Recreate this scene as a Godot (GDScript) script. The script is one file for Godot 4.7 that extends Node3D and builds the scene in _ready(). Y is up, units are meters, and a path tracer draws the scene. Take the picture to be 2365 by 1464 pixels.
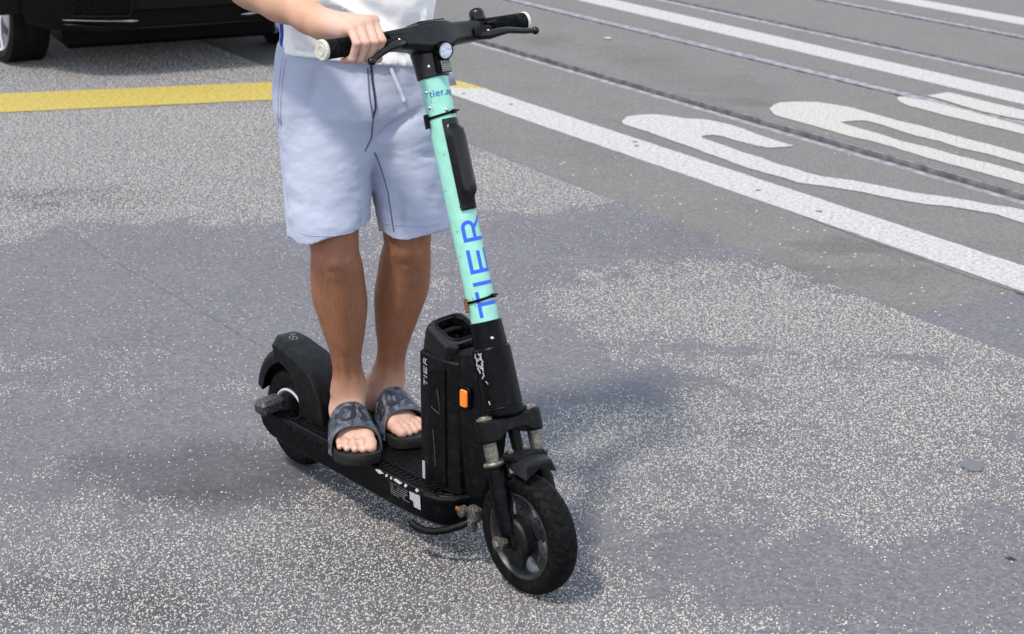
extends Node3D
# Rider on a rental kick scooter crossing a street with tram rails. Units are metres, y is up.

var M := {}          # materials by name
var rng := RandomNumberGenerator.new()

# ------------------------------------------------------------------ mesh builder
class MB:
	var v := PackedVector3Array()
	var cols := PackedColorArray()
	var col := Color.WHITE
	var xf := Transform3D.IDENTITY

	func tri(a: Vector3, b: Vector3, c: Vector3) -> void:
		v.append(xf * a); v.append(xf * b); v.append(xf * c)
		cols.append(col); cols.append(col); cols.append(col)

	func quad(a: Vector3, b: Vector3, c: Vector3, d: Vector3) -> void:
		tri(a, b, c); tri(a, c, d)

	func orient(start: int) -> void:          # closed shape: make the faces run clockwise seen from outside
		var vol := 0.0
		var o := v[start]
		for i in range(start, v.size(), 3):
			vol += (v[i] - o).dot((v[i + 1] - o).cross(v[i + 2] - o))
		if vol > 0.0:
			flip(start)

	func flip(start: int) -> void:
		for i in range(start, v.size(), 3):
			var t := v[i + 1]
			v[i + 1] = v[i + 2]
			v[i + 2] = t

	func loft(rings: Array, cap := true, closed_path := false) -> void:
		var s := v.size()
		var n: int = rings[0].size()
		var m := rings.size()
		for i in (m if closed_path else m - 1):
			var a: PackedVector3Array = rings[i]
			var b: PackedVector3Array = rings[(i + 1) % m]
			for j in n:
				var k := (j + 1) % n
				quad(a[j], a[k], b[k], b[j])
		if cap and not closed_path:
			for e in [0, m - 1]:
				var r: PackedVector3Array = rings[e]
				var ce := Vector3.ZERO
				for p in r:
					ce += p
				ce /= n
				for j in n:
					if e == 0:
						tri(ce, r[(j + 1) % n], r[j])
					else:
						tri(ce, r[j], r[(j + 1) % n])
		orient(s)

	func tube(pts: Array, radii, seg := 12, cap := true) -> void:
		var rings := []
		var n := pts.size()
		var nrm := Vector3.ZERO
		for i in n:
			var d: Vector3 = (pts[mini(i + 1, n - 1)] - pts[maxi(i - 1, 0)]).normalized()
			if i == 0:
				nrm = d.cross(Vector3.UP if absf(d.y) < 0.9 else Vector3.RIGHT).normalized()
			else:
				nrm = (nrm - d * nrm.dot(d)).normalized()
			var bi := d.cross(nrm)
			var r: float = radii if not (radii is Array) else radii[i]
			var ring := PackedVector3Array()
			for j in seg:
				var a := TAU * j / seg
				ring.append(pts[i] + (nrm * cos(a) + bi * sin(a)) * r)
			rings.append(ring)
		loft(rings, cap)

	# profile: Vector2(radius, height along y); turned about y through at
	func lathe(prof: Array, seg := 32, closed := false, a0 := 0.0, a1 := TAU) -> void:
		var s := v.size()
		var n := prof.size()
		for j in seg:
			var p := a0 + (a1 - a0) * j / seg
			var q := a0 + (a1 - a0) * (j + 1) / seg
			for i in (n if closed else n - 1):
				var A: Vector2 = prof[i]
				var B: Vector2 = prof[(i + 1) % n]
				var p0 := Vector3(A.x * cos(p), A.y, A.x * sin(p))
				var p1 := Vector3(B.x * cos(p), B.y, B.x * sin(p))
				var q0 := Vector3(A.x * cos(q), A.y, A.x * sin(q))
				var q1 := Vector3(B.x * cos(q), B.y, B.x * sin(q))
				if A.x > 1e-6:
					tri(p0, p1, q0)
				if B.x > 1e-6:
					tri(q0, p1, q1)
		orient(s)

	func inset(poly: PackedVector2Array, d: float) -> PackedVector2Array:
		var out := PackedVector2Array()
		var n := poly.size()
		var area := 0.0
		for i in n:
			area += poly[i].cross(poly[(i + 1) % n])
		var sg := 1.0 if area > 0.0 else -1.0
		for i in n:
			var e0 := (poly[i] - poly[(i + n - 1) % n]).normalized()
			var e1 := (poly[(i + 1) % n] - poly[i]).normalized()
			var n0 := Vector2(-e0.y, e0.x) * sg
			var n1 := Vector2(-e1.y, e1.x) * sg
			var b := (n0 + n1)
			var k := b.length_squared()
			out.append(poly[i] + (b * (2.0 * d / k) if k > 0.2 else n0 * d))
		return out

	# polygon in x-z, extruded along y with bevelled edges
	func prism(poly: PackedVector2Array, y0: float, y1: float, bev := 0.0) -> void:
		var s := v.size()
		var lv := [[y0, bev], [y0 + bev, 0.0], [y1 - bev, 0.0], [y1, bev]] if bev > 0.0 else [[y0, 0.0], [y1, 0.0]]
		var n := poly.size()
		var rings := []
		for l in lv:
			var q := inset(poly, l[1]) if l[1] > 0.0 else poly
			var r := PackedVector3Array()
			for p in q:
				r.append(Vector3(p.x, l[0], p.y))
			rings.append(r)
		for i in rings.size() - 1:
			for j in n:
				var k := (j + 1) % n
				quad(rings[i][j], rings[i][k], rings[i + 1][k], rings[i + 1][j])
		var idx := Geometry2D.triangulate_polygon(poly)
		var top: PackedVector3Array = rings[-1]
		var bot: PackedVector3Array = rings[0]
		var ar := 0.0
		for i in n:
			ar += poly[i].cross(poly[(i + 1) % n])
		for i in range(0, idx.size(), 3):
			var a := idx[i]; var b := idx[i + 1]; var c := idx[i + 2]
			var w := (poly[b] - poly[a]).cross(poly[c] - poly[a])
			if w * ar < 0.0:
				var t := b
				b = c
				c = t
			tri(top[a], top[b], top[c])
			tri(bot[a], bot[c], bot[b])
		orient(s)

	func box(c: Vector3, size: Vector3, bev := 0.002) -> void:
		var h := size / 2
		var keep := xf
		xf = xf * Transform3D(Basis.IDENTITY, c)
		prism(PackedVector2Array([Vector2(-h.x, -h.z), Vector2(h.x, -h.z), Vector2(h.x, h.z), Vector2(-h.x, h.z)]) if bev <= 0.0 else MB.rrect(size.x, size.z, bev, 2), -h.y, h.y, bev * 0.8)
		xf = keep

	static func rrect(w: float, h: float, r: float, seg := 4) -> PackedVector2Array:
		var out := PackedVector2Array()
		for q in 4:
			var cx := (w / 2 - r) * (1 if q == 0 or q == 3 else -1)
			var cy := (h / 2 - r) * (1 if q < 2 else -1)
			for i in seg + 1:
				var a := PI / 2 * q + PI / 2 * i / seg
				out.append(Vector2(cx + r * cos(a), cy + r * sin(a)))
		return out

	# a ring wall with a floor sunk inside it (outer and inner have the same number of points)
	func tray(outer: PackedVector2Array, inner: PackedVector2Array, y0: float, y1: float, yf: float, bev := 0.003) -> void:
		var s := v.size()
		var o2 := inset(outer, bev)
		var i2 := inset(inner, -bev)
		var lay := [[outer, y0], [outer, y1 - bev], [o2, y1], [i2, y1], [inner, y1 - bev], [inset(inner, bev), yf]]
		var n := outer.size()
		var rings := []
		for l in lay:
			var r := PackedVector3Array()
			for p in l[0]:
				r.append(Vector3(p.x, l[1], p.y))
			rings.append(r)
		loft(rings, true)

	func mesh(angle := 38.0) -> ArrayMesh:
		var n := v.size()
		var fn := PackedVector3Array()
		var fu := PackedVector3Array()
		var b := {}
		for i in range(0, n, 3):
			var f := (v[i + 2] - v[i]).cross(v[i + 1] - v[i])
			fn.append(f)
			fu.append(f.normalized())
			for j in 3:
				var key := Vector3i((v[i + j] * 20000.0).round())
				if not b.has(key):
					b[key] = PackedInt32Array()
				b[key].append(i / 3)
		var nor := PackedVector3Array()
		nor.resize(n)
		var ca := cos(deg_to_rad(angle))
		for i in n:
			var me := fu[i / 3]
			var sum := Vector3.ZERO
			for f in b[Vector3i((v[i] * 20000.0).round())]:
				if fu[f].dot(me) >= ca:
					sum += fn[f]
			nor[i] = sum.normalized() if sum.length_squared() > 1e-20 else me
		var arr := []
		arr.resize(Mesh.ARRAY_MAX)
		arr[Mesh.ARRAY_VERTEX] = v
		arr[Mesh.ARRAY_NORMAL] = nor
		arr[Mesh.ARRAY_COLOR] = cols
		var am := ArrayMesh.new()
		am.add_surface_from_arrays(Mesh.PRIMITIVE_TRIANGLES, arr)
		return am

# ------------------------------------------------------------------ soft bodies: tapered capsules joined with a smooth minimum, meshed as surface nets
class Body:
	var A := PackedVector3Array()
	var AB := PackedVector3Array()
	var RA := PackedFloat32Array()
	var RB := PackedFloat32Array()
	var K := PackedFloat32Array()
	var BA := PackedVector3Array()      # folds: segment, height (minus = crease), width
	var BAB := PackedVector3Array()
	var BH := PackedFloat32Array()
	var BW := PackedFloat32Array()
	var HA := PackedVector3Array()      # hollows
	var HAB := PackedVector3Array()
	var HR := PackedFloat32Array()
	var HR2 := PackedFloat32Array()
	var cuts: Array[Plane] = []
	var hems := []
	var squash := Vector3.ONE           # distances are taken in squashed space
	var wob: FastNoiseLite = null
	var ridge: FastNoiseLite = null
	var ridge_amp := 0.0
	var ridge_scale := Vector3.ONE
	var wob_amp := 0.0
	var wob_scale := Vector3.ONE

	func cap(a: Vector3, b: Vector3, ra: float, rb: float, k := 0.02) -> void:
		A.append(a); AB.append(b - a); RA.append(ra); RB.append(rb); K.append(k)

	func chain(pts: Array, rad: Array, k := 0.02) -> void:
		for i in pts.size() - 1:
			cap(pts[i], pts[i + 1], rad[i], rad[i + 1], k)

	# a limb: radii run smoothly through the given points
	func limb(pts: Array, rad: Array, n: int, k := 0.006) -> void:
		var m := pts.size()
		var pp := pts[0] as Vector3
		var pr := rad[0] as float
		for i in range(1, (m - 1) * n + 1):
			var j := mini((i - 1) / n, m - 2)
			var t := float(i - j * n) / n
			var a0: Vector3 = pts[maxi(j - 1, 0)]
			var a3: Vector3 = pts[mini(j + 2, m - 1)]
			var q := (pts[j] as Vector3).cubic_interpolate(pts[j + 1], a0, a3, t)
			var r := cubic_interpolate(rad[j], rad[j + 1], rad[maxi(j - 1, 0)], rad[mini(j + 2, m - 1)], t)
			cap(pp, q, pr, r, k)
			pp = q
			pr = r

	func fold(a: Vector3, b: Vector3, h: float, w: float) -> void:
		BA.append(a); BAB.append(b - a); BH.append(h); BW.append(w)

	func hollow(a: Vector3, b: Vector3, ra: float, rb: float) -> void:
		HA.append(a); HAB.append(b - a); HR.append(ra); HR2.append(rb)

	func dist(p: Vector3, ci: PackedInt32Array, bi: PackedInt32Array) -> float:
		var d := 10.0
		for i in ci:
			var ab := AB[i]
			var ap := p - A[i]
			var t := clampf(ap.dot(ab) / maxf(ab.length_squared(), 1e-9), 0.0, 1.0)
			var e := (ap - ab * t).length() - lerpf(RA[i], RB[i], t)
			var k := K[i]
			var h := clampf(0.5 + 0.5 * (d - e) / k, 0.0, 1.0)
			d = lerpf(d, e, h) - k * h * (1.0 - h)
		if wob != null and absf(d) < 0.05:
			d -= wob_amp * wob.get_noise_3dv(p * wob_scale)
			if ridge != null:
				d -= ridge_amp * ridge.get_noise_3dv(p * ridge_scale)
		for i in bi:
			var ab := BAB[i]
			var ap := p - BA[i]
			var t := clampf(ap.dot(ab) / ab.length_squared(), 0.0, 1.0)
			var q := (ap - ab * t).length_squared() / (BW[i] * BW[i])
			if q < 6.0:
				d -= BH[i] * exp(-q) * sin(PI * clampf(0.08 + t * 0.84, 0.0, 1.0))
		for i in HA.size():
			var ab := HAB[i]
			var ap := p - HA[i]
			var t := clampf(ap.dot(ab) / ab.length_squared(), 0.0, 1.0)
			d = maxf(d, lerpf(HR[i], HR2[i], t) - (ap - ab * t).length())
		for c in cuts:
			d = maxf(d, c.distance_to(p))
		for h in hems:          # [plane, from x, to x]: a hem, its edge a little wavy
			if p.x >= h[1] and p.x < h[2]:
				d = maxf(d, (h[0] as Plane).distance_to(p + Vector3(0, 0.006 * sin(p.x * 42.0 + p.z * 30.0), 0)))
		return d

	func all_dist(p: Vector3) -> float:
		return dist(p, PackedInt32Array(range(A.size())), PackedInt32Array(range(BA.size())))

	# walk from p along dir to the skin
	func hit(p: Vector3, dir: Vector3, off := 0.0) -> Vector3:
		var d := dir.normalized()
		for i in 60:
			var e := all_dist(p) - off
			if absf(e) < 0.0003:
				break
			p += d * e * 0.7
		return p

	# adds to out (dictionary of packed arrays) the skin inside box
	func skin(box: AABB, cell: float, origin: Vector3, out: Dictionary, paint = null) -> void:
		var N := 8
		var bx := int(ceil(box.size.x / (cell * N)))
		var by := int(ceil(box.size.y / (cell * N)))
		var bz := int(ceil(box.size.z / (cell * N)))
		var nx := bx * N + 1
		var ny := by * N + 1
		var nz := bz * N + 1
		var val := PackedFloat32Array()
		val.resize(nx * ny * nz)
		val.fill(1.0)
		var vid := PackedInt32Array()
		vid.resize(nx * ny * nz)
		vid.fill(-1)
		var o := box.position
		var half := cell * N * 0.5
		var diag := half * 1.7321
		var active := PackedInt32Array()
		var every_c := PackedInt32Array(range(A.size()))
		var none := PackedInt32Array()
		for k in bz:
			for j in by:
				for i in bx:
					var cc := o + Vector3(i * N, j * N, k * N) * cell + Vector3(half, half, half)
					var sub := PackedInt32Array()
					for q in every_c:
						var ab := AB[q]
						var ap := cc - A[q]
						var t := clampf(ap.dot(ab) / maxf(ab.length_squared(), 1e-9), 0.0, 1.0)
						if (ap - ab * t).length() - maxf(RA[q], RB[q]) < diag + 0.02 + K[q] * 2.0:
							sub.append(q)
					if sub.is_empty():
						continue
					var d0 := dist(cc, sub, none)
					if absf(d0) > diag + 0.018 and ((cuts.is_empty() and hems.is_empty()) or d0 > 0.0) and (HA.is_empty() or d0 > 0.0):
						continue
					var subb := PackedInt32Array()
					for q in BA.size():
						var ab := BAB[q]
						var ap := cc - BA[q]
						var t := clampf(ap.dot(ab) / ab.length_squared(), 0.0, 1.0)
						if (ap - ab * t).length() < diag + BW[q] * 2.5:
							subb.append(q)
					active.append((k * by + j) * bx + i)
					for c in N + 1:
						for b in N + 1:
							var base := ((k * N + c) * ny + j * N + b) * nx + i * N
							var py := o.y + (j * N + b) * cell
							var pz := o.z + (k * N + c) * cell
							for a in N + 1:
								if val[base + a] == 1.0:
									val[base + a] = dist(Vector3(o.x + (i * N + a) * cell, py, pz), sub, subb)
		var V: PackedVector3Array = out.get("v", PackedVector3Array())
		var NR: PackedVector3Array = out.get("n", PackedVector3Array())
		var C: PackedColorArray = out.get("c", PackedColorArray())
		var I: PackedInt32Array = out.get("i", PackedInt32Array())
		var sx := 1
		var sy := nx
		var sz := nx * ny
		for bl in active:
			var i0 := (bl % bx) * N
			var j0 := ((bl / bx) % by) * N
			var k0 := (bl / (bx * by)) * N
			for c in N:
				for b in N:
					for a in N:
						var at := ((k0 + c) * ny + j0 + b) * nx + i0 + a
						var v0 := val[at]; var v1 := val[at + sx]; var v2 := val[at + sy]; var v3 := val[at + sx + sy]
						var v4 := val[at + sz]; var v5 := val[at + sx + sz]; var v6 := val[at + sy + sz]; var v7 := val[at + sx + sy + sz]
						var neg := int(v0 < 0.0) + int(v1 < 0.0) + int(v2 < 0.0) + int(v3 < 0.0) + int(v4 < 0.0) + int(v5 < 0.0) + int(v6 < 0.0) + int(v7 < 0.0)
						if neg == 0 or neg == 8:
							continue
						var p := Vector3.ZERO
						var cnt := 0
						if (v0 < 0.0) != (v1 < 0.0): p += Vector3(v0 / (v0 - v1), 0, 0); cnt += 1
						if (v2 < 0.0) != (v3 < 0.0): p += Vector3(v2 / (v2 - v3), 1, 0); cnt += 1
						if (v4 < 0.0) != (v5 < 0.0): p += Vector3(v4 / (v4 - v5), 0, 1); cnt += 1
						if (v6 < 0.0) != (v7 < 0.0): p += Vector3(v6 / (v6 - v7), 1, 1); cnt += 1
						if (v0 < 0.0) != (v2 < 0.0): p += Vector3(0, v0 / (v0 - v2), 0); cnt += 1
						if (v1 < 0.0) != (v3 < 0.0): p += Vector3(1, v1 / (v1 - v3), 0); cnt += 1
						if (v4 < 0.0) != (v6 < 0.0): p += Vector3(0, v4 / (v4 - v6), 1); cnt += 1
						if (v5 < 0.0) != (v7 < 0.0): p += Vector3(1, v5 / (v5 - v7), 1); cnt += 1
						if (v0 < 0.0) != (v4 < 0.0): p += Vector3(0, 0, v0 / (v0 - v4)); cnt += 1
						if (v1 < 0.0) != (v5 < 0.0): p += Vector3(1, 0, v1 / (v1 - v5)); cnt += 1
						if (v2 < 0.0) != (v6 < 0.0): p += Vector3(0, 1, v2 / (v2 - v6)); cnt += 1
						if (v3 < 0.0) != (v7 < 0.0): p += Vector3(1, 1, v3 / (v3 - v7)); cnt += 1
						p /= cnt
						var g := Vector3(v1 + v3 + v5 + v7 - v0 - v2 - v4 - v6, v2 + v3 + v6 + v7 - v0 - v1 - v4 - v5, v4 + v5 + v6 + v7 - v0 - v1 - v2 - v3).normalized()
						vid[at] = V.size()
						var wp := o + (Vector3(i0 + a, j0 + b, k0 + c) + p) * cell
						V.append(wp - origin)
						NR.append(g)
						C.append(paint.call(wp, g) if paint != null else Color.WHITE)
		for bl in active:
			var i0 := (bl % bx) * N
			var j0 := ((bl / bx) % by) * N
			var k0 := (bl / (bx * by)) * N
			for c in N:
				for b in N:
					for a in N:
						var at := ((k0 + c) * ny + j0 + b) * nx + i0 + a
						var s0 := val[at] < 0.0
						for ax in 3:
							var e := sx if ax == 0 else (sy if ax == 1 else sz)
							if s0 == (val[at + e] < 0.0):
								continue
							var u := sy if ax == 0 else (sz if ax == 1 else sx)
							var w := sz if ax == 0 else (sx if ax == 1 else sy)
							if at - u - w < 0:
								continue
							var q0 := vid[at]; var q1 := vid[at - u]; var q2 := vid[at - u - w]; var q3 := vid[at - w]
							if q0 < 0 or q1 < 0 or q2 < 0 or q3 < 0:
								continue
							if s0:
								I.append_array([q0, q1, q2, q0, q2, q3])
							else:
								I.append_array([q0, q2, q1, q0, q3, q2])
		out["v"] = V; out["n"] = NR; out["c"] = C; out["i"] = I

static func skin_mesh(out: Dictionary) -> ArrayMesh:
	var arr := []
	arr.resize(Mesh.ARRAY_MAX)
	# front faces run clockwise: turn every face to agree with its normal
	var V: PackedVector3Array = out["v"]
	var NR: PackedVector3Array = out["n"]
	var I: PackedInt32Array = out["i"]
	for t in range(0, I.size(), 3):
		var f := (V[I[t + 2]] - V[I[t]]).cross(V[I[t + 1]] - V[I[t]])
		if f.dot(NR[I[t]] + NR[I[t + 1]] + NR[I[t + 2]]) < 0.0:
			var k := I[t + 1]
			I[t + 1] = I[t + 2]
			I[t + 2] = k
	arr[Mesh.ARRAY_VERTEX] = V
	arr[Mesh.ARRAY_NORMAL] = NR
	arr[Mesh.ARRAY_COLOR] = out["c"]
	arr[Mesh.ARRAY_INDEX] = I
	var am := ArrayMesh.new()
	am.add_surface_from_arrays(Mesh.PRIMITIVE_TRIANGLES, arr)
	return am

# ------------------------------------------------------------------ nodes, names, tags
func put(called: String, mesh: Mesh, m: Material, parent: Node = self, xf := Transform3D.IDENTITY) -> MeshInstance3D:
	var o := MeshInstance3D.new()
	o.name = called
	o.mesh = mesh
	o.material_override = m
	o.transform = xf
	parent.add_child(o, true)
	return o

func thing(called: String, label: String, category: String, at := Vector3.ZERO, turn := 0.0, group := "") -> Node3D:
	var o := Node3D.new()
	o.name = called
	add_child(o, true)
	o.position = at
	o.rotation.y = turn
	tag(o, label, category, group)
	return o

func tag(o: Node, label: String, category: String, group := "") -> void:
	o.set_meta("label", label)
	o.set_meta("category", category)
	if group != "":
		o.set_meta("group", group)

func struct(o: Node) -> Node:
	o.set_meta("kind", "structure")
	return o

# ------------------------------------------------------------------ textures and materials
func lin(r: float, g: float, b: float) -> Color:
	return Color(r, g, b).linear_to_srgb()

# seamless grey image from noise, values spread around 1 between lo and hi
func grain(freq: float, lo: float, hi: float, size := 512, type := FastNoiseLite.TYPE_SIMPLEX_SMOOTH, oct := 4, seed_ := 1, contrast := 1.0) -> Image:
	var n := FastNoiseLite.new()
	n.noise_type = type
	n.frequency = freq
	n.fractal_octaves = oct
	n.seed = seed_
	var im := n.get_seamless_image(size, size)
	im.convert(Image.FORMAT_RGB8)
	var data := im.get_data()
	for i in data.size():
		var x := clampf((data[i] / 255.0 - 0.5) * contrast + 0.5, 0.0, 1.0)
		data[i] = int(255.0 * lerpf(lo, hi, x))
	return Image.create_from_data(size, size, false, Image.FORMAT_RGB8, data)

func tex(im: Image) -> ImageTexture:
	return ImageTexture.create_from_image(im)

func bump(im: Image, strength: float) -> ImageTexture:
	# wrapped round by a margin first, so that the relief has no seam where it repeats
	var s := im.get_width()
	var p := 16
	var b := Image.create(s + 2 * p, s + 2 * p, false, im.get_format())
	for dx in [-s, 0, s]:
		for dy in [-s, 0, s]:
			b.blit_rect(im, Rect2i(0, 0, s, s), Vector2i(p + dx, p + dy))
	b.convert(Image.FORMAT_RGBA8)
	b.bump_map_to_normal_map(strength)
	return ImageTexture.create_from_image(b.get_region(Rect2i(p, p, s, s)))

func mat(c: Color, rough: float, metal := 0.0, spec := 0.5) -> StandardMaterial3D:
	var m := StandardMaterial3D.new()
	m.albedo_color = c
	m.roughness = rough
	m.metallic = metal
	m.metallic_specular = spec
	m.vertex_color_use_as_albedo = true
	return m

func worn(m: StandardMaterial3D, t: Texture2D, tile: float, nrm: Texture2D = null, depth := 0.4, world := false) -> StandardMaterial3D:
	m.albedo_texture = t
	m.uv1_triplanar = true
	m.uv1_world_triplanar = world
	m.uv1_scale = Vector3.ONE / tile
	if nrm != null:
		m.normal_enabled = true
		m.normal_texture = nrm
		m.normal_scale = depth
	return m

# ------------------------------------------------------------------ lettering laid on a curved face
# tris: flat triangles as Vector2 triples; at: Vector2 -> Vector3
func lay(b: MB, a: Vector2, c: Vector2, d: Vector2, longest: float, at: Callable) -> void:
	var e0 := a.distance_to(c)
	var e1 := c.distance_to(d)
	var e2 := d.distance_to(a)
	var m := maxf(e0, maxf(e1, e2))
	if m > longest:
		if m == e0:
			var h := (a + c) / 2
			lay(b, a, h, d, longest, at); lay(b, h, c, d, longest, at)
		elif m == e1:
			var h := (c + d) / 2
			lay(b, a, c, h, longest, at); lay(b, a, h, d, longest, at)
		else:
			var h := (d + a) / 2
			lay(b, a, c, h, longest, at); lay(b, h, c, d, longest, at)
		return
	b.tri(at.call(a), at.call(c), at.call(d))

func lay_poly(b: MB, poly: PackedVector2Array, longest: float, at: Callable) -> void:
	var s := b.v.size()
	var idx := Geometry2D.triangulate_polygon(poly)
	for i in range(0, idx.size(), 3):
		lay(b, poly[idx[i]], poly[idx[i + 1]], poly[idx[i + 2]], longest, at)

func text_tris(s: String, height: float, bold := true) -> PackedVector2Array:
	var f := SystemFont.new()
	f.font_names = PackedStringArray(["Droid Sans"])
	f.font_weight = 700 if bold else 400
	var t := TextMesh.new()
	t.font = f
	t.font_size = 64
	t.pixel_size = 1.0 / 64.0
	t.depth = 0.0
	t.curve_step = 2.0
	t.text = s
	var arr := t.get_mesh_arrays()
	var V: PackedVector3Array = arr[Mesh.ARRAY_VERTEX]
	var I: PackedInt32Array = arr[Mesh.ARRAY_INDEX]
	var out := PackedVector2Array()
	for i in I:
		out.append(Vector2(V[i].x, V[i].y) * height)
	return out

# make an open sheet face the side of `out_dir` (a point well outside it)
func face_out(b: MB, start: int, inside: Callable) -> void:
	for i in range(start, b.v.size(), 3):
		var n := (b.v[i + 2] - b.v[i]).cross(b.v[i + 1] - b.v[i])
		var mid := (b.v[i] + b.v[i + 1] + b.v[i + 2]) / 3.0
		if n.dot(mid - inside.call(mid)) < 0.0:
			var t := b.v[i + 1]
			b.v[i + 1] = b.v[i + 2]
			b.v[i + 2] = t

# ------------------------------------------------------------------ the scene
func _ready() -> void:
	rng.seed = 4711
	# camera: standing at eye height, a short telephoto tipped down
	var cam := Camera3D.new()
	cam.name = "camera"
	cam.position = Vector3(0, 1.76, 0)
	cam.rotation_degrees = Vector3(-17.84, 0, 0)
	cam.fov = 19.77
	cam.near = 0.05
	cam.far = 600.0
	var lens := CameraAttributesPhysical.new()
	lens.frustum_focal_length = 68.86
	lens.frustum_near = 0.05
	lens.frustum_far = 600.0
	lens.frustum_focus_distance = 4.15
	lens.exposure_aperture = 9.0
	cam.attributes = lens
	add_child(cam)
	cam.current = true

	# sky
	var sky_mat := ProceduralSkyMaterial.new()
	sky_mat.sky_top_color = Color(0.62, 0.66, 0.72)
	sky_mat.sky_horizon_color = Color(0.88, 0.885, 0.895)
	sky_mat.sky_curve = 0.12
	sky_mat.ground_bottom_color = Color(0.30, 0.30, 0.31)
	sky_mat.ground_horizon_color = Color(0.62, 0.65, 0.70)
	sky_mat.energy_multiplier = 2.1
	var sky := Sky.new()
	sky.sky_material = sky_mat
	var env := Environment.new()
	env.background_mode = Environment.BG_SKY
	env.sky = sky
	env.tonemap_mode = Environment.TONE_MAPPER_LINEAR
	env.tonemap_exposure = 1.46
	env.sdfgi_enabled = true
	env.ssao_enabled = true
	env.ssil_enabled = true
	var we := WorldEnvironment.new()
	we.name = "world_environment"
	we.environment = env
	add_child(we)

	# sun: high, over the photographer's left shoulder
	var sun := DirectionalLight3D.new()
	sun.name = "sun"
	sun.light_color = Color(1.0, 0.95, 0.87)
	sun.light_energy = 0.84
	sun.light_angular_distance = 6.0
	sun.shadow_enabled = true
	var el := deg_to_rad(60.0)
	var travel := Vector3(0.65 * cos(el), -sin(el), -0.76 * cos(el))
	add_child(sun)
	sun.look_at_from_position(Vector3.ZERO, travel, Vector3.UP)

	make_materials()
	build_street()
	build_chips()
	build_car()
	build_scooter()
	build_person()

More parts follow.
